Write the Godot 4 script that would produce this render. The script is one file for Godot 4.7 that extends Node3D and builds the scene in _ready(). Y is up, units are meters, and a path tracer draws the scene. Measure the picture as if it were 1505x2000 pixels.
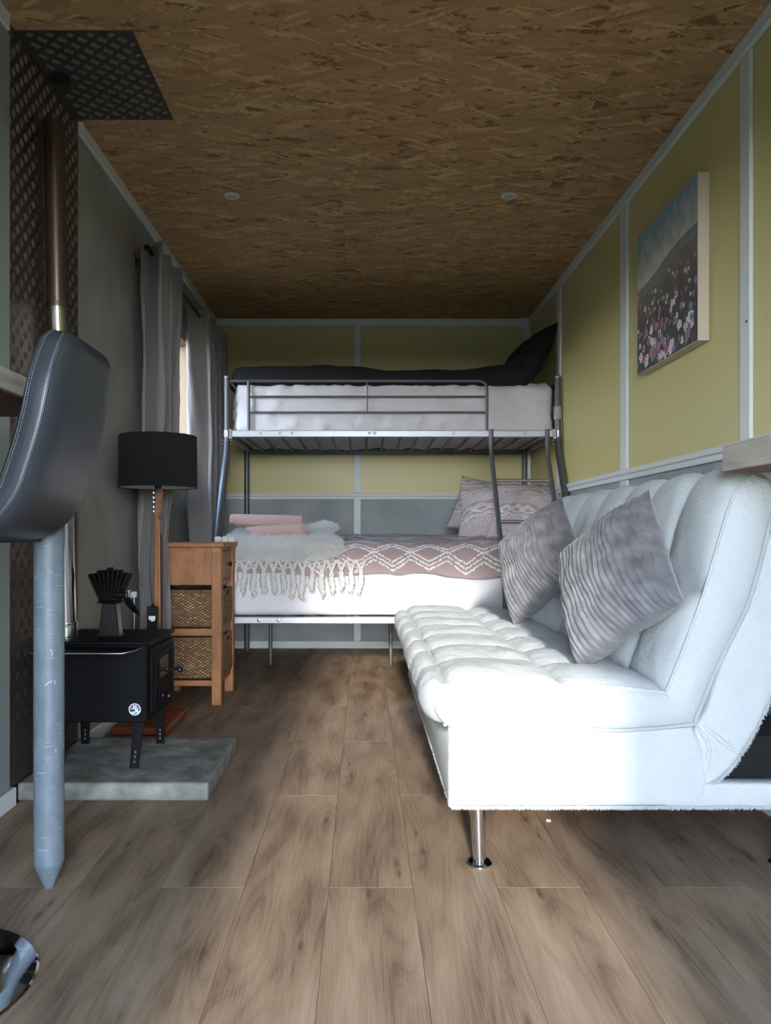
extends Node3D
# A converted cabin: bunk bed at the far end, white sofa bed on the right, small stove on the left, daylight and a low hazy sun through the open door behind the camera.

const LEFT := -1.04
const RIGHT := 1.157
const TOP := 2.296
const BACK := -5.357
const FRONT := 0.55
var rng := RandomNumberGenerator.new()
var M := {}
var used := {}

# ---------------------------------------------------------------- scene helpers
func numbered(called: String) -> String:
	if not used.has(called):
		used[called] = 0
		return called
	used[called] += 1
	return "%s_%03d" % [called, used[called]]

func put(called: String, mesh: Mesh, mat: Material, parent: Node = null, at := Vector3.ZERO) -> MeshInstance3D:
	var o := MeshInstance3D.new()
	o.mesh = mesh
	o.material_override = mat
	o.position = at
	o.cast_shadow = GeometryInstance3D.SHADOW_CASTING_SETTING_ON
	if parent == null or parent == self:
		o.name = numbered(called)
		add_child(o, true)
	else:
		o.name = called
		parent.add_child(o, true)
	return o

func tag(o: Node, label: String, category: String, group := "") -> void:
	o.set_meta("label", label)
	o.set_meta("category", category)
	if group != "":
		o.set_meta("group", group)

func thing(called: String, label: String, category: String, at := Vector3.ZERO, group := "") -> Node3D:
	var o := Node3D.new()
	o.name = numbered(called)
	o.position = at
	add_child(o, true)
	tag(o, label, category, group)
	return o

func struct(called: String, mesh: Mesh, mat: Material, at := Vector3.ZERO) -> MeshInstance3D:
	var o := put(called, mesh, mat, self, at)
	o.set_meta("kind", "structure")
	return o

func group_node(called: String) -> Node3D:
	var o := Node3D.new()
	o.name = numbered(called)
	add_child(o, true)
	o.set_meta("kind", "structure")
	return o

# ---------------------------------------------------------------- mesh helpers
func face(st: SurfaceTool, pts: Array, hint: Vector3, grain := 1) -> void:
	var n: Vector3 = (pts[2] - pts[0]).cross(pts[1] - pts[0]).normalized()
	var q := pts.duplicate()
	if n.dot(hint) < 0.0:
		q.reverse()
		n = -n
	var a := n.abs()
	for i in range(1, q.size() - 1):
		for p: Vector3 in [q[0], q[i], q[i + 1]]:
			var uv: Vector2
			if a.x >= a.y and a.x >= a.z:
				uv = Vector2(p.y, p.z) if grain == 2 else Vector2(p.z, p.y)
			elif a.y >= a.z:
				uv = Vector2(p.z, p.x) if grain == 0 else Vector2(p.x, p.z)
			else:
				uv = Vector2(p.y, p.x) if grain == 0 else Vector2(p.x, p.y)
			st.set_normal(n)
			st.set_uv(uv)
			st.add_vertex(p)

func box_into(st: SurfaceTool, lo: Vector3, hi: Vector3, bev := 0.0, grain := 1) -> void:
	var c := (lo + hi) / 2.0
	var h := (hi - lo) / 2.0
	var b := minf(bev, minf(h.x, minf(h.y, h.z)) * 0.9)
	for axis in 3:
		for s in [-1.0, 1.0]:
			var u := (axis + 1) % 3
			var v := (axis + 2) % 3
			var pts := []
			for k in [[-1, -1], [1, -1], [1, 1], [-1, 1]]:
				var p := Vector3.ZERO
				p[axis] = s * h[axis]
				p[u] = k[0] * (h[u] - b)
				p[v] = k[1] * (h[v] - b)
				pts.append(c + p)
			var n := Vector3.ZERO
			n[axis] = s
			face(st, pts, n, grain)
	if b <= 0.0:
		return
	for axis in 3:
		var u := (axis + 1) % 3
		var v := (axis + 2) % 3
		for su in [-1.0, 1.0]:
			for sv in [-1.0, 1.0]:
				var pts := []
				for k in [[-1, 0], [1, 0], [1, 1], [-1, 1]]:
					var p := Vector3.ZERO
					p[axis] = k[0] * (h[axis] - b)
					p[u] = su * (h[u] - (b if k[1] == 1 else 0.0))
					p[v] = sv * (h[v] - (0.0 if k[1] == 1 else b))
					pts.append(c + p)
				var n := Vector3.ZERO
				n[u] = su
				n[v] = sv
				face(st, pts, n, grain)
	for sx in [-1.0, 1.0]:
		for sy in [-1.0, 1.0]:
			for sz in [-1.0, 1.0]:
				var s := Vector3(sx, sy, sz)
				face(st, [c + s * (h - Vector3(0, b, b)), c + s * (h - Vector3(b, 0, b)), c + s * (h - Vector3(b, b, 0))], s, grain)

func begin() -> SurfaceTool:
	var st := SurfaceTool.new()
	st.begin(Mesh.PRIMITIVE_TRIANGLES)
	return st

func box(lo: Vector3, hi: Vector3, bev := 0.0, grain := 1) -> ArrayMesh:
	var st := begin()
	box_into(st, lo, hi, bev, grain)
	return st.commit()

func boxes(list: Array, bev := 0.0, grain := 1) -> ArrayMesh:
	var st := begin()
	for b in list:
		box_into(st, b[0], b[1], bev, grain)
	return st.commit()

func join(meshes: Array) -> ArrayMesh:
	var st := begin()
	for m in meshes:
		var part := SurfaceTool.new()
		part.create_from(m, 0)
		part.index()
		st.append_from(part.commit(), 0, Transform3D())
	return st.commit()

# a sheet of nu x nv cells through f(u, v); its outside is du x dv, or the other way round when flipped
func grid(nu: int, nv: int, f: Callable, flip := false, uv := Vector2.ONE, wrap := false) -> ArrayMesh:
	var P := PackedVector3Array()
	var N := PackedVector3Array()
	var T := PackedVector2Array()
	var I := PackedInt32Array()
	var w := nv + 1
	P.resize((nu + 1) * w)
	N.resize((nu + 1) * w)
	T.resize((nu + 1) * w)
	for i in nu + 1:
		for j in w:
			P[i * w + j] = f.call(float(i) / nu, float(j) / nv)
			T[i * w + j] = Vector2(float(i) / nu, float(j) / nv) * uv
	for i in nu + 1:
		for j in w:
			var ia := maxi(i - 1, 0)
			var ib := mini(i + 1, nu)
			if wrap and (i == 0 or i == nu):
				ia = nu - 1
				ib = 1
			var du := P[ib * w + j] - P[ia * w + j]
			var dv := P[i * w + mini(j + 1, nv)] - P[i * w + maxi(j - 1, 0)]
			var n := du.cross(dv)
			if n.length_squared() < 1e-16:
				var jj := 1 if j == 0 else nv - 1
				n = (P[ib * w + jj] - P[ia * w + jj]).cross(P[i * w + mini(j + 1, nv)] - P[i * w + maxi(j - 1, 0)])
			n = n.normalized() if n.length_squared() > 1e-18 else Vector3.UP
			N[i * w + j] = -n if flip else n
	for i in nu:
		for j in nv:
			var a := i * w + j
			var b := a + w
			if flip:
				I.append_array([a, b, b + 1, a, b + 1, a + 1])
			else:
				I.append_array([a, b + 1, b, a, a + 1, b + 1])
	var arr := []
	arr.resize(Mesh.ARRAY_MAX)
	arr[Mesh.ARRAY_VERTEX] = P
	arr[Mesh.ARRAY_NORMAL] = N
	arr[Mesh.ARRAY_TEX_UV] = T
	arr[Mesh.ARRAY_INDEX] = I
	var m := ArrayMesh.new()
	m.add_surface_from_arrays(Mesh.PRIMITIVE_TRIANGLES, arr)
	return m

# a round bar along a path; radius may be one number or one per point
func tube(path: Array, radius: Variant, sides := 12, caps := true) -> ArrayMesh:
	var n := path.size()
	var frames := []
	var up := Vector3.UP
	for i in n:
		var t: Vector3 = (path[mini(i + 1, n - 1)] - path[maxi(i - 1, 0)]).normalized()
		if i == 0:
			up = Vector3.UP if absf(t.y) < 0.9 else Vector3.RIGHT
		var side := t.cross(up).normalized()
		up = side.cross(t).normalized()
		frames.append([side, up, t])
	var rad := func(i: int) -> float:
		return radius[i] if radius is Array else radius
	var f := func(u: float, v: float) -> Vector3:
		var i := int(round(v * (n - 1)))
		var a := TAU * u
		return path[i] + (frames[i][0] * cos(a) + frames[i][1] * sin(a)) * rad.call(i)
	var m := grid(sides, n - 1, f, true, Vector2.ONE, true)
	if not caps:
		return m
	var parts := [m]
	for e in [0, n - 1]:
		var st := begin()
		var out: Vector3 = -frames[e][2] if e == 0 else frames[e][2]
		var ring := []
		for k in sides:
			var a := TAU * k / sides
			ring.append(path[e] + (frames[e][0] * cos(a) + frames[e][1] * sin(a)) * rad.call(e))
		face(st, ring, out)
		parts.append(st.commit())
	return join(parts)

# a path with its corners rounded
func bend(pts: Array, r: float, steps := 6) -> Array:
	var out := [pts[0]]
	for i in range(1, pts.size() - 1):
		var a: Vector3 = pts[i] + (pts[i - 1] - pts[i]).limit_length(r)
		var b: Vector3 = pts[i] + (pts[i + 1] - pts[i]).limit_length(r)
		for k in steps + 1:
			var t := float(k) / steps
			out.append(a.lerp(pts[i], t).lerp(pts[i].lerp(b, t), t))
	out.append(pts[-1])
	return out

# profile of (radius, height) turned round the y axis
func lathe(profile: Array, sides := 32, at := Vector3.ZERO) -> ArrayMesh:
	var st := begin()
	for k in profile.size() - 1:
		var p0: Vector2 = profile[k]
		var p1: Vector2 = profile[k + 1]
		if p0.is_equal_approx(p1):
			continue
		var d := (p1 - p0).normalized()
		var nr := Vector2(d.y, -d.x)
		for i in sides:
			var q := []
			for e in [[i, p0], [i + 1, p0], [i + 1, p1], [i, p1]]:
				var a: float = TAU * e[0] / sides
				var dir := Vector3(cos(a), 0, sin(a))
				q.append([at + dir * e[1].x + Vector3(0, e[1].y, 0), (dir * nr.x + Vector3(0, nr.y, 0)).normalized(), Vector2(float(e[0]) / sides, e[1].y)])
			for t in [[0, 1, 2], [0, 2, 3]]:
				if q[t[0]][0].is_equal_approx(q[t[1]][0]) or q[t[1]][0].is_equal_approx(q[t[2]][0]) or q[t[0]][0].is_equal_approx(q[t[2]][0]):
					continue
				var gn: Vector3 = (q[t[2]][0] - q[t[0]][0]).cross(q[t[1]][0] - q[t[0]][0])
				var order: Array = t if gn.dot(q[t[0]][1] + q[t[1]][1] + q[t[2]][1]) > 0.0 else [t[0], t[2], t[1]]
				for v in order:
					st.set_normal(q[v][1])
					st.set_uv(q[v][2])
					st.add_vertex(q[v][0])
	return st.commit()

# a polygon in (x, y) drawn out along z from z0 to z1 with rounded rims
func extrude(poly: Array, z0: float, z1: float, bev := 0.0, steps := 1, smooth := false) -> ArrayMesh:
	var n := poly.size()
	var area := 0.0
	for i in n:
		area += poly[i].cross(poly[(i + 1) % n])
	var normals := []
	for i in n:
		var a: Vector2 = (poly[i] - poly[(i + n - 1) % n]).normalized()
		var b: Vector2 = (poly[(i + 1) % n] - poly[i]).normalized()
		var na := Vector2(a.y, -a.x) * signf(area)
		var nb := Vector2(b.y, -b.x) * signf(area)
		normals.append((na + nb).normalized() / maxf(0.5, sqrt(0.5 * (1.0 + na.dot(nb)))))
	var rings := []
	for e in 2:
		for k in steps + 1:
			var a := PI / 2.0 * k / steps
			if bev <= 0.0 and k > 0:
				continue
			var inset := -bev * (1.0 - sin(a)) if e == 0 else -bev * (1.0 - cos(a))
			var back := bev * (1.0 - cos(a)) if e == 0 else bev * (1.0 - sin(a))
			var z := z0 + signf(z1 - z0) * back if e == 0 else z1 - signf(z1 - z0) * back
			rings.append([inset, z])
	var st := begin()
	st.set_smooth_group(0 if smooth else -1)
	var at := func(r: Array, i: int) -> Vector3:
		var p: Vector2 = poly[i % n] + normals[i % n] * r[0]
		return Vector3(p.x, p.y, r[1])
	var run := 0.0
	for i in n:
		var step: float = poly[i].distance_to(poly[(i + 1) % n])
		for k in rings.size() - 1:
			var q := [at.call(rings[k], i), at.call(rings[k], i + 1), at.call(rings[k + 1], i + 1), at.call(rings[k + 1], i)]
			var uvs := [Vector2(run, q[0].z), Vector2(run + step, q[1].z), Vector2(run + step, q[2].z), Vector2(run, q[3].z)]
			var nrm: Vector3 = (q[2] - q[0]).cross(q[1] - q[0])
			var hint := Vector3(normals[i].x + normals[(i + 1) % n].x, normals[i].y + normals[(i + 1) % n].y, 0)
			if k == 0 and hint.dot(nrm) == 0.0:
				hint = Vector3(0, 0, z0 - z1)
			var order := [0, 1, 2, 0, 2, 3] if nrm.dot(hint) > 0.0 else [0, 2, 1, 0, 3, 2]
			for v in order:
				st.set_uv(uvs[v])
				st.add_vertex(q[v])
		run += step
	for e in [0, rings.size() - 1]:
		var flat := PackedVector2Array()
		for i in n:
			flat.append(poly[i] + normals[i] * rings[e][0])
		var tri := Geometry2D.triangulate_polygon(flat)
		var out := signf(z0 - z1) if e == 0 else signf(z1 - z0)
		for t in range(0, tri.size(), 3):
			var a := flat[tri[t]]
			var b := flat[tri[t + 1]]
			var c := flat[tri[t + 2]]
			var ccw := (b - a).cross(c - a) > 0.0
			var order := [a, c, b] if ccw == (out > 0.0) else [a, b, c]
			for p: Vector2 in order:
				st.set_uv(p)
				st.add_vertex(Vector3(p.x, p.y, rings[e][1]))
	st.generate_normals()
	return st.commit()

# a soft box: rounded edges, each point moved by disp(p, n)
func soft_box(lo: Vector3, hi: Vector3, r: float, cell: float, disp: Callable) -> ArrayMesh:
	var c := (lo + hi) / 2.0
	var h := (hi - lo) / 2.0
	var st := begin()
	st.set_smooth_group(0)
	for axis in 3:
		var u := (axis + 1) % 3
		var v := (axis + 2) % 3
		var nu := maxi(4, int(2.0 * h[u] / cell))
		var nv := maxi(4, int(2.0 * h[v] / cell))
		for s in [-1.0, 1.0]:
			var pts := []
			for i in nu + 1:
				for j in nv + 1:
					var p := Vector3.ZERO
					p[axis] = s * h[axis]
					p[u] = h[u] * (2.0 * i / nu - 1.0)
					p[v] = h[v] * (2.0 * j / nv - 1.0)
					var inner := p.clamp(-(h - Vector3.ONE * r), h - Vector3.ONE * r)
					var n := (p - inner).normalized()
					var q := c + inner + n * r
					pts.append(q + disp.call(q, n))
			for i in nu:
				for j in nv:
					var a := i * (nv + 1) + j
					var b := a + nv + 1
					var order := [a, b + 1, b, a, a + 1, b + 1] if s > 0 else [a, b, b + 1, a, b + 1, a + 1]
					for k in order:
						st.set_uv(Vector2(pts[k][u], pts[k][v]))
						st.add_vertex(pts[k])
	st.generate_normals()
	st.index()
	return st.commit()

# a stuffed pillow lying in the xy plane, its face towards +z
func pillow(w: float, h: float, t: float, n: int, disp: Callable, flat := 3.0, soft := 0.55) -> ArrayMesh:
	var st := begin()
	st.set_smooth_group(0)
	for s in [1.0, -1.0]:
		var pts := []
		var tex := []
		for i in n + 1:
			for j in n + 1:
				var a := -cos(PI * i / n)
				var b := -cos(PI * j / n)
				a = lerpf(a, 2.0 * i / n - 1.0, 0.5)
				b = lerpf(b, 2.0 * j / n - 1.0, 0.5)
				var th := t / 2.0 * pow(maxf(0.0, 1.0 - pow(absf(a), flat)), soft) * pow(maxf(0.0, 1.0 - pow(absf(b), flat)), soft)
				var p := Vector3(a * w / 2.0 * (1.0 - 0.07 * (1.0 - b * b)), b * h / 2.0 * (1.0 - 0.07 * (1.0 - a * a)), s * th)
				pts.append(p + disp.call(a, b, s) * minf(1.0, th / (t * 0.12)))
				tex.append(Vector2(a * 0.5 + 0.5, 0.5 - b * 0.5))
		for i in n:
			for j in n:
				var a := i * (n + 1) + j
				var b := a + n + 1
				var order := [a, b + 1, b, a, a + 1, b + 1] if s > 0 else [a, b, b + 1, a, b + 1, a + 1]
				for k in order:
					st.set_uv(tex[k])
					st.add_vertex(pts[k])
	st.generate_normals()
	st.index()
	return st.commit()

func spline(pts: Array, t: float) -> Vector2:
	var f := clampf(t, 0.0, 1.0) * (pts.size() - 1)
	var i := mini(int(f), pts.size() - 2)
	var a: Vector2 = pts[maxi(i - 1, 0)]
	var b: Vector2 = pts[i]
	var c: Vector2 = pts[i + 1]
	var d: Vector2 = pts[mini(i + 2, pts.size() - 1)]
	return b.cubic_interpolate(c, a, d, f - i)

func text(words: String, size: float, depth: float) -> TextMesh:
	var t := TextMesh.new()
	var f := SystemFont.new()
	f.font_names = PackedStringArray(["Droid Sans"])
	t.font = f
	t.text = words
	t.font_size = 32
	t.pixel_size = size / 32.0
	t.depth = depth
	return t

# ---------------------------------------------------------------- materials and textures
func paint(c: Color, rough := 0.6, metal := 0.0) -> StandardMaterial3D:
	var m := StandardMaterial3D.new()
	m.albedo_color = c
	m.roughness = rough
	m.metallic = metal
	return m

func noise(sd: int, freq: float, octaves := 3, kind := FastNoiseLite.TYPE_SIMPLEX_SMOOTH) -> FastNoiseLite:
	var n := FastNoiseLite.new()
	n.seed = sd
	n.noise_type = kind
	n.frequency = freq
	n.fractal_octaves = octaves
	return n

func noise_tex(n: FastNoiseLite, size: int, colors: Array, normal := 0.0) -> NoiseTexture2D:
	var t := NoiseTexture2D.new()
	t.width = size
	t.height = size
	t.seamless = true
	t.generate_mipmaps = false
	t.noise = n
	if normal > 0.0:
		t.as_normal_map = true
		t.bump_strength = normal
	else:
		var g := Gradient.new()
		g.offsets = PackedFloat32Array()
		var offs := PackedFloat32Array()
		var cols := PackedColorArray()
		for k in colors.size():
			offs.append(float(k) / (colors.size() - 1))
			cols.append(colors[k])
		g.offsets = offs
		g.colors = cols
		t.color_ramp = g
	return t

func rough_with(m: StandardMaterial3D, tex: Texture2D, strength := 1.0) -> void:
	m.normal_enabled = true
	m.normal_texture = tex
	m.normal_scale = strength

func tri(m: StandardMaterial3D, scale: float) -> void:
	m.uv1_triplanar = true
	m.uv1_world_triplanar = false
	m.uv1_scale = Vector3.ONE * scale

func from_bytes(w: int, h: int, b: PackedByteArray) -> ImageTexture:
	return ImageTexture.create_from_image(Image.create_from_data(w, h, false, Image.FORMAT_RGB8, b))

# sawn wood: grain runs down the picture; dark, mid and light tone
func wood(w: int, h: int, sd: int, dark: Color, mid: Color, light: Color, knots: int, rings := 7.0) -> ImageTexture:
	var r := RandomNumberGenerator.new()
	r.seed = sd
	var n1 := noise(sd, 1.0, 2)
	var n2 := noise(sd + 9, 1.0, 2)
	var ks := []
	for k in knots:
		ks.append(Vector3(r.randf_range(0.12, 0.88), r.randf(), r.randf_range(0.6, 1.0)))
	var b := PackedByteArray()
	b.resize(w * h * 3)
	var long := float(h) / w
	var at := 0
	for y in h:
		var fy := float(y) / h
		var near := []
		for k: Vector3 in ks:
			if absf(fy - k.y) < 0.12:
				near.append(k)
		for x in w:
			var fx := float(x) / w
			var bent := n1.get_noise_2d(fx * 1.1 + 3.0, fy * long * 0.15)
			var t := fx * rings * 0.55 + bent * rings * 0.9
			var spot := 0.0
			for k: Vector3 in near:
				var dx := (fx - k.x)
				var dy := (fy - k.y) * long * 0.26
				var d2 := dx * dx + dy * dy
				t += 1.6 * k.z * exp(-d2 * 60.0)
				spot += k.z * exp(-d2 * 1600.0) + 0.35 * exp(-(dx * dx * 420.0 + dy * dy * 70.0))
			var ring := 0.5 - 0.5 * cos(t * TAU)
			ring = ring * ring + 0.22 * sin(t * TAU * 4.0)
			var fine := n2.get_noise_2d(fx * 75.0, fy * long * 1.3)
			var broad := n1.get_noise_2d(fx * 1.6 + 50.0, fy * long * 0.42 + 20.0)
			var v := 0.56 - 0.13 * ring + 0.24 * fine + 0.40 * broad - 0.45 * spot
			var c: Color = dark.lerp(mid, clampf(v * 2.0, 0.0, 1.0)) if v < 0.5 else mid.lerp(light, clampf(v * 2.0 - 1.0, 0.0, 1.0))
			b[at] = int(c.r * 255.0)
			b[at + 1] = int(c.g * 255.0)
			b[at + 2] = int(c.b * 255.0)
			at += 3
	return from_bytes(w, h, b)

# pressed board of wood flakes: stamps laid over one another
func flake_board(size: int) -> ImageTexture:
	var r := RandomNumberGenerator.new()
	r.seed = 77
	var grain := noise(5, 0.35, 2)
	var stamps := []
	for k in 56:
		var len_ := r.randf_range(60.0, 190.0)
		var wid := r.randf_range(9.0, 40.0)
		if k % 3 == 0:
			len_ *= 0.7
			wid *= 0.28
		var ang := r.randf_range(-0.55, 0.55) if k % 3 != 0 else r.randf_range(-1.5, 1.5)
		var tone := r.randf_range(0.93, 1.05)
		if k == 18:
			len_ = 34.0
			wid = 5.0
		var col := Color(0.70, 0.56, 0.385) * tone
		if k % 7 == 3:
			col = Color(0.645, 0.50, 0.34) * tone
		if k % 6 == 1:
			col = Color(0.765, 0.635, 0.455)
		if k == 18:
			col = Color(0.40, 0.26, 0.18)
		var cs := cos(ang)
		var sn := sin(ang)
		var bw := int(absf(len_ * cs) + absf(wid * sn)) + 3
		var bh := int(absf(len_ * sn) + absf(wid * cs)) + 3
		var im := Image.create_empty(bw, bh, false, Image.FORMAT_RGBA8)
		for y in bh:
			for x in bw:
				var px := x - bw / 2.0
				var py := y - bh / 2.0
				var a := px * cs + py * sn
				var b := -px * sn + py * cs
				var lim := wid / 2.0 * (0.75 + 0.35 * grain.get_noise_2d(a * 0.12, k * 40.0))
				var end := len_ / 2.0 * (0.9 + 0.25 * grain.get_noise_2d(b * 0.6, k * 60.0 + 9.0))
				var edge := minf(lim - absf(b), end - absf(a))
				if edge <= 0.0:
					continue
				var v := 1.0 + 0.13 * grain.get_noise_2d(a * 0.09 + k * 31.0, b * 2.6)
				if edge < 1.2:
					v *= 0.90
				im.set_pixel(x, y, Color(clampf(col.r * v, 0, 1), clampf(col.g * v, 0, 1), clampf(col.b * v, 0, 1), clampf(edge, 0.0, 1.0)))
		stamps.append(im)
	var board := Image.create_empty(size, size, false, Image.FORMAT_RGBA8)
	board.fill(Color(0.5, 0.36, 0.22))
	for k in 8000:
		var im: Image = stamps[r.randi() % stamps.size()]
		board.blend_rect(im, Rect2i(Vector2i.ZERO, im.get_size()), Vector2i(r.randi_range(-60, size), r.randi_range(-60, size)))
	board.convert(Image.FORMAT_RGB8)
	return ImageTexture.create_from_image(board)

func dab(im: Image, x: float, y: float, s: int, c: Color) -> void:
	im.fill_rect(Rect2i(int(x) - s / 2, int(y) - s / 2, s, s), c)

# tufted bed linen: white tufts sewn in scallops, rows of dots and chevrons on dusty pink; returns colour and relief
func linen(size: int) -> Array:
	var r := RandomNumberGenerator.new()
	r.seed = 31
	var im := Image.create_empty(size, size, false, Image.FORMAT_RGB8)
	im.fill(Color(0.65, 0.57, 0.57))
	var hm := Image.create_empty(size, size, false, Image.FORMAT_RGB8)
	hm.fill(Color(0.3, 0.3, 0.3))
	var tuft := func(x: float, y: float, s: int) -> void:
		var k := r.randf_range(0.84, 0.96)
		var o := Vector2(r.randf_range(-3.0, 3.0), r.randf_range(-3.0, 3.0))
		dab(im, x + o.x, y + o.y, s, Color(k, k * 0.985, k * 0.97))
		dab(hm, x + o.x, y + o.y, s, Color(1, 1, 1) * r.randf_range(0.6, 1.0))
	var band := size / 2.0
	for b in 2:
		var y0 := b * band
		for x in range(0, size, 3):
			var ph := float(x) / size * 5.0
			var saw := absf(ph - floorf(ph) - 0.5) * 2.0
			var round_ := absf(sin(ph * PI))
			for line in 3:
				if r.randf() < 0.72:
					tuft.call(x, y0 + 18 + line * 24 + saw * 62.0, 8)
			for line in 2:
				if r.randf() < 0.7:
					tuft.call(x, y0 + 118 + line * 20 + (1.0 - saw) * 46.0, 8)
			for line in 3:
				if r.randf() < 0.66:
					tuft.call(x, y0 + 190 + line * 18 + round_ * 24.0, 8)
		for row in 14:
			for x in range(0, size, 16):
				tuft.call(x + (row % 2) * 8.0, y0 + 266 + row * 17, 9)
	hm.bump_map_to_normal_map(3.0)
	return [ImageTexture.create_from_image(im), ImageTexture.create_from_image(hm)]

# a canvas of a flower meadow under a pale sky
func meadow(size: int) -> ImageTexture:
	var r := RandomNumberGenerator.new()
	r.seed = 8
	var n := noise(12, 0.012, 3)
	var im := Image.create_empty(size, size, false, Image.FORMAT_RGB8)
	for y in size:
		for x in size:
			var fx := float(x) / size
			var fy := float(y) / size
			var hill := 0.40 - 0.12 * fx + 0.015 * sin(fx * 7.0)
			var k := n.get_noise_2d(x, y)
			var c: Color
			if fy < hill:
				c = Color(0.50, 0.62, 0.66).lerp(Color(0.72, 0.71, 0.64), clampf(fy / hill * 1.1 + k * 0.5, 0.0, 1.0))
			elif fy < hill + 0.07:
				c = Color(0.42, 0.46, 0.51).lerp(Color(0.47, 0.48, 0.44), clampf((fy - hill) / 0.07, 0.0, 1.0))
			else:
				c = Color(0.50, 0.48, 0.38).lerp(Color(0.13, 0.12, 0.15), clampf((fy - hill) / (1.0 - hill) * 1.25 + k * 0.35, 0.0, 1.0))
			im.set_pixel(x, y, Color(clampf(c.r + k * 0.05, 0, 1), clampf(c.g + k * 0.05, 0, 1), clampf(c.b + k * 0.05, 0, 1)))
	for i in 1500:
		var x := r.randf() * size
		var y := (0.42 + 0.58 * sqrt(r.randf())) * size
		var shade: Color = [Color(0.33, 0.34, 0.22), Color(0.13, 0.14, 0.16), Color(0.45, 0.42, 0.32), Color(0.2, 0.2, 0.3)][i % 4]
		im.fill_rect(Rect2i(int(x), int(y), 2, r.randi_range(8, 26)), shade)
	for i in 150:
		var fy := 0.42 + 0.55 * pow(r.randf(), 0.8)
		var x := r.randf() * size
		var y := fy * size
		var s := lerpf(7.0, 20.0, (fy - 0.4) / 0.57) * r.randf_range(0.55, 1.1)
		var c: Color = [Color(0.86, 0.86, 0.84), Color(0.80, 0.80, 0.80), Color(0.74, 0.48, 0.58), Color(0.60, 0.46, 0.58), Color(0.88, 0.84, 0.80), Color(0.62, 0.36, 0.42), Color(0.50, 0.50, 0.60)][r.randi() % 7]
		for p in 5:
			var a := TAU * p / 5.0 + r.randf()
			var q := Vector2(x, y) + Vector2(cos(a), sin(a)) * s * 0.55
			var rad := int(s * 0.5)
			for yy in range(-rad, rad + 1):
				var half := int(sqrt(maxf(0.0, rad * rad - yy * yy)))
				im.fill_rect(Rect2i(int(q.x) - half, int(q.y) + yy, half * 2 + 1, 1), c * (0.92 + 0.08 * r.randf()))
		dab(im, x, y, maxi(2, int(s * 0.3)), Color(0.35, 0.30, 0.15))
	for i in 12:
		var x := r.randf() * size
		var y := r.randf_range(0.55, 0.75) * size
		for k in 14:
			dab(im, x + r.randf_range(-3, 3), y + k * 7, r.randi_range(4, 7), Color(0.12, 0.1, 0.2))
	return ImageTexture.create_from_image(im)

# the round badge on the stove: white ring, a hillside and a small tent shape on black
func badge(size: int) -> ImageTexture:
	var im := Image.create_empty(size, size, false, Image.FORMAT_RGB8)
	for y in size:
		for x in size:
			var p := Vector2(x + 0.5, y + 0.5) / size * 2.0 - Vector2.ONE
			var d := p.length()
			var c := Color(0.07, 0.07, 0.09)
			if d > 0.84:
				c = Color(0.88, 0.87, 0.92)
			else:
				if absf(p.x) < 0.34 and p.y < 0.05 and p.y > -0.72:
					c = Color(0.72, 0.76, 0.84)
				if p.y > -0.35 and p.y < -0.18 and absf(p.x) > 0.3:
					c = Color(0.70, 0.70, 0.78)
				if absf(p.x) > 0.42 and absf(p.x) < 0.7 and p.y > -0.1 and p.y < 0.08:
					c = Color(0.60, 0.60, 0.66)
				if (p - Vector2(0.28, 0.18)).length() < 0.24:
					c = Color(0.92, 0.95, 0.95)
				if p.y > 0.30 - 0.12 * p.x and p.y < 0.75:
					c = Color(0.74, 0.84, 0.82)
				if absf(p.y - 0.24) < 0.05 and p.x > -0.4 and p.x < 0.0 or absf(p.y - 0.6) < 0.06 and p.x > 0.0 and p.x < 0.42:
					c = Color(0.05, 0.06, 0.07)
			im.set_pixel(x, y, c)
	return ImageTexture.create_from_image(im)

# grey-blue paint scuffed to white along the post
func scuffed(w: int, h: int) -> ImageTexture:
	var r := RandomNumberGenerator.new()
	r.seed = 4
	var n := noise(3, 0.02, 4)
	var im := Image.create_empty(w, h, false, Image.FORMAT_RGB8)
	for y in h:
		for x in w:
			var k := n.get_noise_2d(x, y * 0.5) * 0.05
			im.set_pixel(x, y, Color(0.385 + k, 0.43 + k, 0.455 + k))
	for i in 190:
		var x := r.randi_range(0, w - 4)
		var y := r.randi_range(0, h - 4)
		var k := r.randf_range(0.47, 0.64)
		im.fill_rect(Rect2i(x, y, r.randi_range(3, 26), 1), Color(k, k + 0.03, k + 0.04))
	for i in 26:
		var p := Vector2(r.randf() * w, r.randf() * h)
		var d := Vector2.from_angle(r.randf_range(0, TAU))
		for s in r.randi_range(5, 16):
			dab(im, p.x, p.y, 2, Color(0.70, 0.73, 0.74))
			p += d * 2.0
			d = d.rotated(r.randf_range(-0.5, 0.5))
	return ImageTexture.create_from_image(im)

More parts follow.
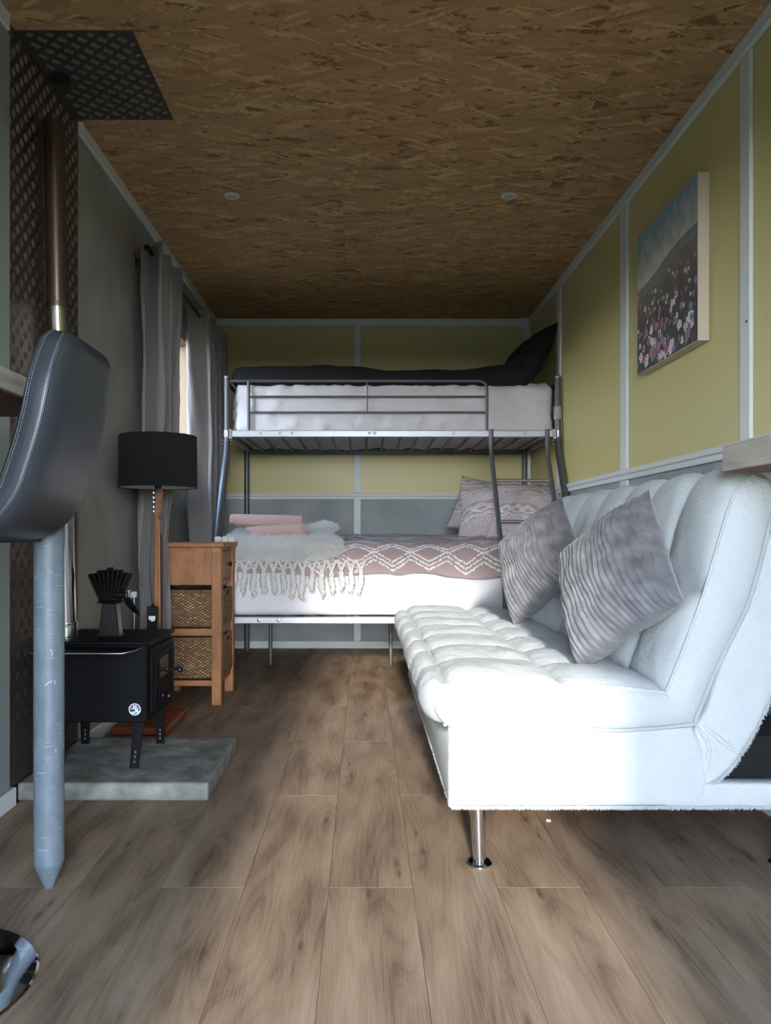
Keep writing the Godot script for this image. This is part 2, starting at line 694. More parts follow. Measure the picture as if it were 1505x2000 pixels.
# plaited sea grass: short strands over darker gaps
func plait(size: int) -> Array:
	var r := RandomNumberGenerator.new()
	r.seed = 21
	var im := Image.create_empty(size, size, false, Image.FORMAT_RGB8)
	im.fill(Color(0.38, 0.27, 0.18))
	var hm := Image.create_empty(size, size, false, Image.FORMAT_RGB8)
	hm.fill(Color.BLACK)
	var rows := 40
	var cols := 24
	for j in rows:
		for i in cols:
			var x := float(i) / cols * size
			var y := float(j) / rows * size
			var k := r.randf_range(0.75, 1.2)
			var c := Color(0.60 * k, 0.46 * k, 0.31 * k)
			if r.randf() < 0.16:
				c = Color(0.80, 0.70, 0.54)
			var up := 6 if (i + j) % 2 == 0 else 2
			for s in 11:
				im.fill_rect(Rect2i(int(x + s * size / cols / 11.0), int(y + up + 5.0 * sin(s * 0.28) * (1 if (i + j) % 2 == 0 else -1) * 0.5), 3, int(size / rows * 0.62)), c * (0.8 + 0.2 * sin(s * 0.3)))
				hm.fill_rect(Rect2i(int(x + s * size / cols / 11.0), int(y + up), 3, int(size / rows * 0.62)), Color.WHITE * (0.45 + 0.5 * sin(s * 0.3)))
	hm.bump_map_to_normal_map(4.0)
	return [ImageTexture.create_from_image(im), ImageTexture.create_from_image(hm)]

func make_materials() -> void:
	var fine := noise(101, 0.05, 3)
	M.white = paint(Color(0.80, 0.82, 0.81), 0.5)
	M.yellow = paint(Color(0.76, 0.72, 0.49), 0.42)
	rough_with(M.yellow, noise_tex(noise(7, 0.012, 3), 256, [], 1.2), 0.12)
	tri(M.yellow, 0.9)
	M.grey_wall = paint(Color.WHITE, 0.62)
	M.grey_wall.albedo_texture = noise_tex(noise(17, 0.006, 5), 512, [Color(0.50, 0.52, 0.525), Color(0.555, 0.575, 0.58), Color(0.61, 0.63, 0.635)])
	tri(M.grey_wall, 0.7)
	M.left_grey = paint(Color.WHITE, 0.62)
	M.left_grey.albedo_texture = noise_tex(noise(19, 0.008, 5), 512, [Color(0.50, 0.505, 0.48), Color(0.55, 0.555, 0.53), Color(0.59, 0.595, 0.57)])
	tri(M.left_grey, 0.7)
	M.pale_wall = paint(Color(0.50, 0.535, 0.52), 0.55)
	M.dark_gap = paint(Color(0.10, 0.08, 0.06), 0.9)
	M.board = paint(Color.WHITE, 0.78)
	M.board.albedo_texture = flake_board(2048)
	M.board.uv1_scale = Vector3(1.0 / 2.2, 1.0 / 2.2, 1)
	M.planks = []
	for k in 5:
		var p := paint(Color(0.97, 0.94, 0.90), 0.58)
		p.metallic_specular = 0.38
		p.albedo_texture = wood(224, 1344, 40 + k, Color(0.38, 0.315, 0.26), Color(0.575, 0.50, 0.425), Color(0.67, 0.60, 0.525), 2 + k % 3, 5.0)
		p.uv1_scale = Vector3(1.0 / 0.19, 1.0 / 1.22, 1)
		rough_with(p, M.yellow.normal_texture, 0.05)
		M.planks.append(p)
	var oak := wood(192, 768, 63, Color(0.47, 0.29, 0.16), Color(0.64, 0.435, 0.26), Color(0.74, 0.535, 0.34), 0, 9.0)
	M.oak = paint(Color(0.95, 0.92, 0.88), 0.5)
	M.oak.albedo_texture = oak
	M.oak.uv1_scale = Vector3(4.0, 1.4, 1)
	M.neck = paint(Color(0.90, 0.86, 0.82), 0.4)
	M.neck.albedo_texture = oak
	M.neck.uv1_scale = Vector3(5.0, 1.5, 1)
	M.red_wood = paint(Color(0.80, 0.58, 0.50), 0.5)
	M.red_wood.albedo_texture = oak
	M.red_wood.uv1_scale = Vector3(4.0, 1.5, 1)
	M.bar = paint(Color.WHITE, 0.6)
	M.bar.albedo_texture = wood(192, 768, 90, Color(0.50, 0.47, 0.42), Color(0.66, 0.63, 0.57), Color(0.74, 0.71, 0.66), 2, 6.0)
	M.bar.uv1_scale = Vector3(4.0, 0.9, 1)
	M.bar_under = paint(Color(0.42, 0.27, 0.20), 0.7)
	M.frame_wood = paint(Color(0.52, 0.43, 0.33), 0.6)
	M.steel = paint(Color(0.62, 0.63, 0.65), 0.3, 0.85)
	M.tube = paint(Color(0.37, 0.375, 0.385), 0.42, 0.4)
	M.silver_rail = paint(Color(0.72, 0.73, 0.74), 0.42, 0.55)
	M.chrome = paint(Color(0.86, 0.87, 0.90), 0.06, 1.0)
	M.flue = paint(Color(0.74, 0.73, 0.70), 0.18, 1.0)
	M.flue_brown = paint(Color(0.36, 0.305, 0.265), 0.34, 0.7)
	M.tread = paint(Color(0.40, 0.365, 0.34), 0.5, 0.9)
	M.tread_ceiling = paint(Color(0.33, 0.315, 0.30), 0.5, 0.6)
	M.tread_bar_ceiling = paint(Color(0.76, 0.75, 0.73), 0.36, 0.6)  # ridges paler than their own plate: the door light they catch, put into colour
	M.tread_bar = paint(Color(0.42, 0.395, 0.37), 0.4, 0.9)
	M.black_metal = paint(Color(0.04, 0.04, 0.046), 0.6, 0.0)
	M.black_metal.metallic_specular = 0.25
	M.black_gloss = paint(Color(0.05, 0.05, 0.06), 0.3)
	M.black_cloth = paint(Color(0.028, 0.028, 0.032), 0.95)
	M.shade_inner = paint(Color(0.82, 0.80, 0.76), 0.8)
	M.plastic_grey = paint(Color(0.60, 0.61, 0.62), 0.5)
	M.plastic_white = paint(Color(0.86, 0.86, 0.85), 0.4)
	M.leather = paint(Color(0.175, 0.195, 0.215), 0.38)
	rough_with(M.leather, noise_tex(noise(55, 0.07, 2, FastNoiseLite.TYPE_CELLULAR), 256, [], 2.0), 0.18)
	tri(M.leather, 7.0)
	M.thread = paint(Color(0.45, 0.46, 0.50), 0.7)
	M.concrete = paint(Color.WHITE, 0.85)
	M.concrete.albedo_texture = noise_tex(noise(23, 0.011, 5), 512, [Color(0.36, 0.365, 0.335), Color(0.49, 0.49, 0.455), Color(0.62, 0.62, 0.585)])
	tri(M.concrete, 1.4)
	rough_with(M.concrete, noise_tex(noise(24, 0.04, 4), 256, [], 3.0), 0.4)
	M.sheet = paint(Color(0.84, 0.825, 0.835), 0.85)
	M.sheet_low = paint(Color(0.88, 0.875, 0.885), 0.85)
	M.dark_cloth = paint(Color(0.062, 0.062, 0.075), 0.9)
	var lin := linen(1024)
	M.linen = paint(Color.WHITE, 0.9)
	M.linen.albedo_texture = lin[0]
	rough_with(M.linen, lin[1], 0.9)
	M.teddy = paint(Color(0.74, 0.76, 0.755), 0.95)
	rough_with(M.teddy, noise_tex(noise(66, 0.09, 3), 512, [], 6.0), 0.75)
	tri(M.teddy, 5.0)
	M.teddy.rim_enabled = true
	M.teddy.rim = 0.25
	M.piping = paint(Color(0.66, 0.68, 0.68), 0.95)
	M.under = paint(Color(0.03, 0.03, 0.035), 0.9)
	M.velvet = paint(Color.WHITE, 0.7)
	M.velvet.albedo_texture = noise_tex(noise(68, 0.013, 4), 512, [Color(0.33, 0.325, 0.335), Color(0.435, 0.43, 0.44), Color(0.53, 0.525, 0.535)])
	M.velvet.rim_enabled = true
	M.velvet.rim = 0.7
	M.towel = paint(Color(0.79, 0.665, 0.62), 0.95)
	rough_with(M.towel, noise_tex(noise(70, 0.16, 2), 256, [], 6.0), 0.8)
	tri(M.towel, 8.0)
	M.fluff = paint(Color(0.88, 0.87, 0.85), 0.95)
	rough_with(M.fluff, noise_tex(noise(71, 0.1, 3), 256, [], 8.0), 0.9)
	tri(M.fluff, 6.0)
	M.curtain = paint(Color(0.50, 0.485, 0.48), 0.88)
	M.curtain.backlight_enabled = true
	M.curtain.backlight = Color(0.18, 0.18, 0.2)
	rough_with(M.curtain, noise_tex(noise(72, 0.12, 2), 256, [], 3.0), 0.25)
	tri(M.curtain, 6.0)
	M.glass = paint(Color(0.95, 0.97, 1.0, 0.08), 0.02)
	M.glass.transparency = BaseMaterial3D.TRANSPARENCY_ALPHA
	M.stove_glass = paint(Color(0.16, 0.15, 0.15), 0.08)
	M.canvas = paint(Color.WHITE, 0.6)
	M.canvas.albedo_texture = meadow(512)
	M.picture_edge = paint(Color(0.78, 0.73, 0.66), 0.6)
	M.badge = paint(Color.WHITE, 0.4)
	M.badge.albedo_texture = badge(128)
	M.post = paint(Color.WHITE, 0.5)
	M.post.albedo_texture = scuffed(256, 1024)
	var pl := plait(512)
	M.plait = paint(Color.WHITE, 0.85)
	M.plait.albedo_texture = pl[0]
	rough_with(M.plait, pl[1], 1.0)
	M.plait.uv1_scale = Vector3(3.6, 3.6, 1)
	M.grass = paint(Color(0.24, 0.25, 0.17), 1.0)
	M.bezel = paint(Color(0.80, 0.80, 0.78), 0.4)
	M.tuner = paint(Color(0.80, 0.80, 0.80), 0.25, 0.7)
	M.lens = paint(Color(0.62, 0.62, 0.60), 0.3)

func _ready() -> void:
	rng.seed = 1
	# camera: level, the lens shifted a little so that the vanishing point sits left of and below the middle
	var cam := Camera3D.new()
	cam.name = "camera"
	cam.projection = Camera3D.PROJECTION_FRUSTUM
	cam.near = 0.05
	cam.far = 200.0
	cam.size = 2.0 * 0.05 * 1000.0 / 1500.0
	cam.frustum_offset = Vector2(0.05 * 41.5 / 1500.0, 0.05 * 42.0 / 1500.0)
	cam.position = Vector3(0, 0.8, 0)
	add_child(cam)
	cam.current = true
	var env := Environment.new()
	env.background_mode = Environment.BG_SKY
	var sky := Sky.new()
	var sm := ProceduralSkyMaterial.new()
	sm.sky_top_color = Color(0.36, 0.45, 0.57)
	sm.sky_horizon_color = Color(0.94, 0.955, 0.965)
	sm.sky_curve = 0.12
	sm.ground_bottom_color = Color(0.12, 0.12, 0.10)
	sm.ground_horizon_color = Color(0.20, 0.20, 0.18)
	sm.sky_energy_multiplier = 6.4
	sm.ground_energy_multiplier = 1.0
	sky.sky_material = sm
	env.sky = sky
	env.tonemap_mode = Environment.TONE_MAPPER_LINEAR
	env.tonemap_exposure = 0.95
	env.sdfgi_enabled = true
	env.ssao_enabled = true
	env.ssil_enabled = true
	var we := WorldEnvironment.new()
	we.name = "world_environment"
	we.environment = env
	add_child(we)
	var sun := DirectionalLight3D.new()
	sun.name = "hazy_sun"
	sun.light_color = Color(1.0, 0.98, 0.96)
	sun.light_energy = 2.4
	sun.light_angular_distance = 4.5
	sun.shadow_enabled = true
	add_child(sun)
	sun.look_at_from_position(Vector3.ZERO, Vector3(0.035, -0.30, -0.95))
	make_materials()
	room()
	bunk_bed()
	sofa_bed()
	stove_corner()
	stool_and_bars()
	cabinet_corner()
	curtains()
	bedding()
	cushions()
	picture()
	small_things()

# ---------------------------------------------------------------- the setting
func floor_boards() -> void:
	var f := struct("floor", box(Vector3(LEFT - 0.1, -0.12, BACK - 0.1), Vector3(RIGHT + 0.1, -0.0125, FRONT + 0.1)), M.dark_gap)
	for col in range(-6, 7):
		var x0 := maxf(-0.080 + 0.19 * col, LEFT)
		var x1 := minf(-0.080 + 0.19 * (col + 1), RIGHT)
		if x1 - x0 < 0.02:
			continue
		var z := -0.705 - 1.22 if posmod(col, 2) == 0 else -0.095 - 1.22
		var run := 0
		while z < 5.36:
			var a := maxf(z + 1.22 * run, -FRONT)
			var b := minf(z + 1.22 * (run + 1), -BACK)
			run += 1
			if a >= -BACK:
				break
			if b - a < 0.02:
				continue
			var g := 0.00025
			var mesh := box(Vector3(x0 + g, -0.012, -b + g), Vector3(x1 - g, 0.0, -a - g), 0.0007, 2)
			# shift the picture on each plank so that no two planks show the same knots
			var st := begin()
			var mdt := mesh.surface_get_arrays(0)
			var uvs: PackedVector2Array = mdt[Mesh.ARRAY_TEX_UV]
			var start: float = z + 1.22 * run
			var fu := rng.randf() < 0.5
			var fv := rng.randf() < 0.5
			for k in uvs.size():
				var q := uvs[k] + Vector2(0.080 - 0.19 * col, start)
				if fu:
					q.x = 0.19 - q.x
				if fv:
					q.y = 1.22 - q.y
				uvs[k] = q
			mdt[Mesh.ARRAY_TEX_UV] = uvs
			var am := ArrayMesh.new()
			am.add_surface_from_arrays(Mesh.PRIMITIVE_TRIANGLES, mdt)
			put("plank", am, M.planks[posmod(col * 2 + run * 3 + (col * col) % 3, 5)], f)

func tread_bars(parent: Node, fx: Callable, w: float, h: float, off := Vector2(0.005, 0.0), clear := Vector2(-9, -9), mat: Material = null) -> void:
	# five-bar tread: groups of five ridges, turned the other way in every second field; fx(p: Vector2, lift) gives the point
	var st := begin()
	var nx := int(w / 0.0303) + 1
	var ny := int(h / 0.0272) + 1
	for i in nx:
		for j in ny:
			if (i + j) % 2 == 1:
				continue
			var turn := -0.62 if i % 2 == 0 else 0.62 + PI / 2.0
			var c := Vector2((i + 0.25) * 0.0303, (j + 0.5) * 0.0272) + off
			if c.distance_to(clear) < 0.05:
				continue
			var d := Vector2.from_angle(turn)
			var s := Vector2(-d.y, d.x)
			for k in range(-2, 3):
				var m := c + s * k * 0.0054
				var half := d * 0.0135
				var wide := s * 0.0017
				var tips := [m - half, m + half]
				var ok := true
				for t: Vector2 in tips:
					if t.x < 0.0 or t.y < 0.0 or t.x > w or t.y > h:
						ok = false
				if not ok:
					continue
				var a: Vector3 = fx.call(m - half, 0.0)
				var b: Vector3 = fx.call(m + half, 0.0)
				var l0: Vector3 = fx.call(m - wide - half * 0.4, 0.0)
				var l1: Vector3 = fx.call(m - wide + half * 0.4, 0.0)
				var r0: Vector3 = fx.call(m + wide - half * 0.4, 0.0)
				var r1: Vector3 = fx.call(m + wide + half * 0.4, 0.0)
				var t0: Vector3 = fx.call(m - half * 0.45, 0.0016)
				var t1: Vector3 = fx.call(m + half * 0.45, 0.0016)
				var up: Vector3 = t0 - (l0 + r0) / 2.0
				for q in [[a, l0, t0], [a, r0, t0], [b, l1, t1], [b, r1, t1], [l0, l1, t1, t0], [r0, r1, t1, t0]]:
					face(st, q, up)
	var o := put("raised_tread", st.commit(), mat if mat else M.tread_bar, parent)
	o.set_meta("kind", "stuff")

func room() -> void:
	floor_boards()
	# ground outside and the front wall with the open doorway the daylight comes through
	struct("ground", box(Vector3(-40, -0.4, BACK - 30), Vector3(40, -0.2, 40)), M.grass)
	var d0 := -0.40
	var d1 := 0.47
	var dt := 2.03
	struct("wall_front", boxes([
		[Vector3(LEFT - 0.1, -0.12, FRONT), Vector3(d0, TOP + 0.1, FRONT + 0.1)],
		[Vector3(d1, -0.12, FRONT), Vector3(RIGHT + 0.1, TOP + 0.1, FRONT + 0.1)],
		[Vector3(d0, dt, FRONT), Vector3(d1, TOP + 0.1, FRONT + 0.1)],
		[Vector3(d0, -0.12, FRONT), Vector3(d1, 0.0, FRONT + 0.1)]]), M.pale_wall)
	# ceiling of pressed flake board in sheets
	var c := struct("ceiling", box(Vector3(LEFT - 0.1, TOP + 0.012, BACK - 0.1), Vector3(RIGHT + 0.1, TOP + 0.1, FRONT + 0.1)), M.dark_gap)
	var cuts := [-FRONT, 1.06, 2.28, 3.405, 4.55, -BACK]
	for k in cuts.size() - 1:
		var mesh := box(Vector3(LEFT, TOP, -cuts[k + 1] + 0.0008), Vector3(RIGHT, TOP + 0.012, -cuts[k] - 0.0008), 0.0015, 2)
		var arr := mesh.surface_get_arrays(0)
		var uvs: PackedVector2Array = arr[Mesh.ARRAY_TEX_UV]
		for i in uvs.size():
			uvs[i] = Vector2(uvs[i].x * (1 if k % 2 == 0 else -1) + 0.7 * k, uvs[i].y + 1.3 * k)
		arr[Mesh.ARRAY_TEX_UV] = uvs
		var am := ArrayMesh.new()
		am.add_surface_from_arrays(Mesh.PRIMITIVE_TRIANGLES, arr)
		put("ceiling_panel", am, M.board, c)
	# back wall
	var wb := struct("wall_back", box(Vector3(LEFT - 0.1, -0.12, BACK - 0.1), Vector3(RIGHT + 0.1, TOP + 0.1, BACK - 0.008)), M.dark_gap)
	for s in [[LEFT, -0.049], [-0.047, RIGHT]]:
		put("upper_panel", box(Vector3(s[0], 1.062, BACK - 0.008), Vector3(s[1], TOP, BACK)), M.yellow, wb)
		put("lower_panel", box(Vector3(s[0], 0.0, BACK - 0.008), Vector3(s[1], 1.06, BACK)), M.grey_wall, wb)
	# right wall
	var wr := struct("wall_right", box(Vector3(RIGHT + 0.008, -0.12, BACK - 0.1), Vector3(RIGHT + 0.1, TOP + 0.1, FRONT + 0.1)), M.dark_gap)
	var zs := [-FRONT, 1.23, 2.312, 3.396, 4.54, -BACK]
	for k in zs.size() - 1:
		put("upper_panel", box(Vector3(RIGHT, 1.062, -zs[k + 1] + 0.001), Vector3(RIGHT + 0.008, TOP, -zs[k] - 0.001)), M.yellow, wr)
		put("lower_panel", box(Vector3(RIGHT, 0.0, -zs[k + 1] + 0.001), Vector3(RIGHT + 0.008, 1.06, -zs[k] - 0.001)), M.grey_wall, wr)
	# left wall, with an opening for the curtained window
	var w0 := -4.55
	var w1 := -3.98
	var wl := struct("wall_left", boxes([
		[Vector3(LEFT - 0.1, -0.12, w1), Vector3(LEFT - 0.008, TOP + 0.1, FRONT + 0.1)],
		[Vector3(LEFT - 0.1, -0.12, BACK - 0.1), Vector3(LEFT - 0.008, TOP + 0.1, w0)],
		[Vector3(LEFT - 0.1, -0.12, w0), Vector3(LEFT - 0.008, 1.06, w1)],
		[Vector3(LEFT - 0.1, 1.94, w0), Vector3(LEFT - 0.008, TOP + 0.1, w1)]]), M.dark_gap)
	put("wall_panel", box(Vector3(LEFT - 0.008, 0, -2.2), Vector3(LEFT, TOP, FRONT)), M.pale_wall, wl)
	put("wall_panel", box(Vector3(LEFT - 0.008, 0, w1), Vector3(LEFT, TOP, -2.783)), M.left_grey, wl)
	put("wall_panel", boxes([
		[Vector3(LEFT - 0.008, 0, BACK), Vector3(LEFT, TOP, w0)],
		[Vector3(LEFT - 0.008, 0, w0), Vector3(LEFT, 1.06, w1)],
		[Vector3(LEFT - 0.008, 1.94, w0), Vector3(LEFT, TOP, w1)]]), M.left_grey, wl)
	# window: timber frame, reveal and pane
	var win := struct("window_1", boxes([
		[Vector3(LEFT - 0.1, 1.06, w0), Vector3(LEFT + 0.012, 1.10, w1)],
		[Vector3(LEFT - 0.1, 1.90, w0), Vector3(LEFT + 0.012, 1.94, w1)],
		[Vector3(LEFT - 0.1, 1.10, w0), Vector3(LEFT + 0.012, 1.90, w0 + 0.05)],
		[Vector3(LEFT - 0.1, 1.10, w1 - 0.05), Vector3(LEFT + 0.012, 1.90, w1)]], 0.003), M.frame_wood)
	put("pane", box(Vector3(LEFT - 0.065, 1.08, w0 + 0.03), Vector3(LEFT - 0.06, 1.92, w1 - 0.03)), M.glass, win)
	# tread plate on the left wall and over it on the ceiling
	var tp := struct("trim_1", box(Vector3(LEFT - 0.006, 0.054, -2.783), Vector3(LEFT + 0.003, TOP - 0.001, -2.226), 0.0006), M.tread)
	tp.set_meta("label", "brown-grey aluminium tread plate behind the stove on the left wall")
	tread_bars(tp, func(p: Vector2, l: float) -> Vector3: return Vector3(LEFT + 0.003 + l, 0.06 + p.x, -2.23 - p.y), TOP - 0.07, 0.55)
	var hole := Vector2(-0.998, -2.52)
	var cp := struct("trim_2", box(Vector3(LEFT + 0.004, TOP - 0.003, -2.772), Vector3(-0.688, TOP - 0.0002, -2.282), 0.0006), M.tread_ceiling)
	cp.set_meta("label", "square of tread plate on the ceiling with a round black disc standing in for the dark flue hole")
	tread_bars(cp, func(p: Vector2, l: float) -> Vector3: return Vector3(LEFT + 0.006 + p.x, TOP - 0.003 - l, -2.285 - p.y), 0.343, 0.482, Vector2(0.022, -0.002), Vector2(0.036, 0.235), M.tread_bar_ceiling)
	put("flue_hole_disc", lathe([Vector2(0.0, -0.0015), Vector2(0.033, -0.0015), Vector2(0.034, 0.0), Vector2(0.034, 0.003)], 32), M.under, cp, Vector3(hole.x, TOP - 0.0046, hole.y))  # black disc on the uncut plate, painted for the darkness of an open hole
	# white cover strips; the near left one greyer, its shade put into the colour
	var n := 3
	var strips := []
	for z in [[-2.283, -2.341], [-3.356, -3.436], [-4.50, -4.575]]:
		strips.append([Vector3(RIGHT - 0.013, 1.082, z[1]), Vector3(RIGHT, TOP - 0.05, z[0])])
		strips.append([Vector3(RIGHT - 0.013, 0.06, z[1]), Vector3(RIGHT, 1.035, z[0])])
	strips.append([Vector3(RIGHT - 0.05, 0.06, BACK), Vector3(RIGHT, TOP - 0.05, BACK + 0.012)])
	strips.append([Vector3(-0.072, 1.082, BACK), Vector3(-0.024, TOP - 0.05, BACK + 0.012)])
	strips.append([Vector3(-0.072, 0.05, BACK), Vector3(-0.024, 1.04, BACK + 0.012)])
	strips.append([Vector3(LEFT, 0.06, -2.226), Vector3(LEFT + 0.014, TOP - 0.05, -2.14)])
	for s in strips:
		var o := struct("trim_%d" % n, box(s[0], s[1], 0.002), M.white if s[0].z < -2.3 or s[0].x > 0.0 else M.pale_wall)
		n += 1
		if n == 4:
			put("screw", lathe([Vector2(0.0055, 0.0), Vector2(0.004, 0.002), Vector2(0.0, 0.002)], 10), M.black_gloss, o, Vector3(RIGHT - 0.0125, 1.435, -2.30)).rotation.z = PI / 2.0
	# ceiling cornice strips
	for s in [[Vector3(RIGHT - 0.016, TOP - 0.05, BACK), Vector3(RIGHT, TOP, FRONT)], [Vector3(LEFT, TOP - 0.052, BACK + 0.012), Vector3(RIGHT - 0.05, TOP, BACK + 0.012)], [Vector3(RIGHT - 0.075, TOP - 0.07, BACK), Vector3(RIGHT - 0.016, TOP, BACK + 0.03)],
			[Vector3(LEFT, TOP - 0.05, BACK + 0.012), Vector3(LEFT + 0.016, TOP, -2.784)], [Vector3(LEFT, TOP - 0.05, -2.212), Vector3(LEFT + 0.022, TOP, FRONT)]]:
		var lo: Vector3 = s[0]
		var hi: Vector3 = s[1]
		if is_equal_approx(lo.z, hi.z):
			lo.z = BACK
		struct("trim_%d" % n, box(lo, hi, 0.003), M.white)
		n += 1
	# moulded chair rails: a thin board with a stepped upper edge
	var prof := [Vector2(0, 0), Vector2(0.010, 0), Vector2(0.012, 0.004), Vector2(0.012, 0.020), Vector2(0.018, 0.026), Vector2(0.018, 0.040), Vector2(0.014, 0.046), Vector2(0, 0.046)]
	var rail_r := []
	var rail_b := []
	for p: Vector2 in prof:
		rail_r.append(Vector2(RIGHT - p.x, 1.036 + p.y))
		rail_b.append(Vector2(p.x, 1.038 + p.y * 0.92))
	struct("trim_%d" % n, extrude(rail_r, FRONT, BACK), M.white)
	var rb := struct("trim_%d" % (n + 1), extrude(rail_b, 0.018 - RIGHT, -LEFT), M.white)
	rb.transform = Transform3D(Basis(Vector3(0, 0, 1), Vector3(0, 1, 0), Vector3(-1, 0, 0)), Vector3(0, 0, BACK))
	# skirting
	struct("baseboard_back", box(Vector3(LEFT, 0, BACK), Vector3(RIGHT, 0.052, BACK + 0.014), 0.003), M.white)
	struct("baseboard_right", box(Vector3(RIGHT - 0.014, 0, BACK + 0.014), Vector3(RIGHT, 0.055, FRONT), 0.003), M.white)
	struct("baseboard_left", boxes([[Vector3(LEFT, 0, BACK + 0.014), Vector3(LEFT + 0.014, 0.055, -2.83)], [Vector3(LEFT, 0, -2.26), Vector3(LEFT + 0.018, 0.055, FRONT)]], 0.003), M.white)
	# two small recessed spotlights, switched off
	for x in [-0.586, 0.641]:
		var l := thing("ceiling_spotlight", "small round recessed spotlight in the flake board ceiling, " + ("nearer the left wall" if x < 0 else "nearer the yellow wall"), "ceiling light", Vector3(x, TOP, -3.40), "recessed spotlights")
		put("bezel", lathe([Vector2(0.022, -0.003), Vector2(0.025, -0.007), Vector2(0.030, -0.006), Vector2(0.034, -0.002), Vector2(0.034, 0.0)], 28), M.bezel, l)
		put("lens", lathe([Vector2(0.0, -0.004), Vector2(0.024, -0.003), Vector2(0.024, -0.0005)], 24), M.lens, l)

# ---------------------------------------------------------------- bunk bed
func bunk_bed() -> void:
	var b := thing("bunk_bed", "silver metal bunk bed with a single bunk over a double, across the end wall", "bed")
	var z_up := -4.49
	var z_low := -4.045
	var zr := -5.27
	for x in [-0.802, 1.131]:
		var path := bend([Vector3(x, 0.0, z_low), Vector3(x, 0.56, z_low), Vector3(x, 1.30, z_up), Vector3(x, 1.71, z_up)], 0.10)
		var p := put("front_post", tube(path, 0.019, 14), M.tube, b)
		put("post_cap", lathe([Vector2(0.019, 0), Vector2(0.02, 0.006), Vector2(0.014, 0.014), Vector2(0, 0.016)], 14), M.steel, p, Vector3(x, 1.71, z_up))
		put("collar", lathe([Vector2(0.0195, 0), Vector2(0.0225, 0.003), Vector2(0.0225, 0.042), Vector2(0.0195, 0.045)], 14), M.steel, p, Vector3(x, 1.36, z_up))
		for k in 4:
			put("bolt", lathe([Vector2(0.006, 0), Vector2(0.005, 0.005), Vector2(0, 0.006)], 8), M.steel, p, Vector3(x + (0.021 if k % 2 == 0 else -0.027), 1.345 if k < 2 else 1.325, z_up)).rotation.z = -PI / 2.0
		if x > 0:
			put("sleeve", lathe([Vector2(0.0195, 0), Vector2(0.025, 0), Vector2(0.025, 0.075), Vector2(0.0195, 0.075)], 14), M.plastic_grey, p, Vector3(x, 1.465, z_up))
	for x in [-0.805, 1.10]:
		put("rear_post", tube([Vector3(x, 0, zr), Vector3(x, 0.9, zr), Vector3(x, 1.71, zr)], 0.018, 14), M.tube, b)
	for x in [-0.802, 1.131]:
		put("end_rail", box(Vector3(x - 0.012, 1.362, zr), Vector3(x + 0.012, 1.40, z_up), 0.003), M.silver_rail, b)
		put("end_bar", tube([Vector3(x, 1.68, zr), Vector3(x, 1.68, z_up)], 0.012, 10), M.tube, b)
	var fr := put("front_rail", box(Vector3(-0.775, 1.362, z_up - 0.012), Vector3(1.108, 1.402, z_up + 0.014), 0.004), M.silver_rail, b)
	for x in [-0.60, -0.49, -0.42, 0.03, 0.06, 0.52, 0.93]:
		put("rivet", lathe([Vector2(0.009, 0), Vector2(0.007, 0.003), Vector2(0, 0.004)], 10), M.steel, fr, Vector3(x, 1.385, z_up + 0.014)).rotation.x = PI / 2.0
	for x in [-0.782, 1.112]:
		put("bracket", box(Vector3(x - 0.014, 1.35, z_up - 0.016), Vector3(x + 0.014, 1.41, z_up + 0.016), 0.003), M.steel, b)
	put("rear_rail", box(Vector3(-0.79, 1.345, zr - 0.012), Vector3(1.085, 1.385, zr + 0.012), 0.004), M.tube, b)
	for k in 18:
		var x := -0.69 + 0.1005 * k
		put("slat", tube([Vector3(x, 1.368, z_up - 0.01), Vector3(x, 1.356, -4.88), Vector3(x, 1.368, zr)], 0.0075, 8), M.tube, b)
	# guard rail along the front
	var g := put("guard_rail", tube(bend([Vector3(-0.79, 1.692, z_up), Vector3(0.716, 1.692, z_up), Vector3(0.716, 1.40, z_up)], 0.05), 0.0095, 12), M.tube, b)
	put("upright", tube([Vector3(-0.676, 1.69, z_up), Vector3(-0.676, 1.40, z_up)], 0.0095, 10), M.tube, g)
	for y in [1.60, 1.508]:
		put("crossbar", tube([Vector3(-0.676, y, z_up), Vector3(0.716, y, z_up)], 0.0062, 10), M.tube, g)
	put("spindle", tube([Vector3(0.018, 1.692, z_up), Vector3(0.018, 1.508, z_up)], 0.0035, 8), M.tube, g)
	# ladder hooked on the front rail
	var l := Node3D.new()
	l.name = "ladder"
	b.add_child(l, true)
	for x in [0.737, 1.062]:
		put("side_rail", tube(bend([Vector3(x, 1.405, z_up + 0.03), Vector3(x, 1.27, z_up + 0.03), Vector3(x, 0.60, -4.055), Vector3(x, 0.37, -4.005)], 0.07), 0.0135, 12), M.tube, l)
	for y in [1.10, 0.865, 0.63]:
		var z: float = lerpf(z_up + 0.03, -4.055, (1.27 - y) / 0.67)
		put("rung", tube([Vector3(0.737, y, z), Vector3(1.062, y, z)], 0.0095, 10), M.steel, l)
	# lower frame
	var lf := put("lower_front_rail", box(Vector3(-0.785, 0.326, z_low - 0.014), Vector3(1.113, 0.362, z_low + 0.014), 0.004), M.silver_rail, b)
	for x in [-0.552, -0.45, 0.163, 0.7]:
		put("rivet", lathe([Vector2(0.011, 0), Vector2(0.009, 0.003), Vector2(0, 0.004)], 10), M.steel, lf, Vector3(x, 0.345, z_low + 0.014)).rotation.x = PI / 2.0
	put("lower_rear_rail", box(Vector3(-0.79, 0.326, zr - 0.012), Vector3(1.085, 0.362, zr + 0.012), 0.004), M.silver_rail, b)
	for x in [-0.79, 1.117]:
		put("lower_end_rail", box(Vector3(x - 0.01, 0.326, zr), Vector3(x + 0.01, 0.362, z_low), 0.003), M.silver_rail, b)
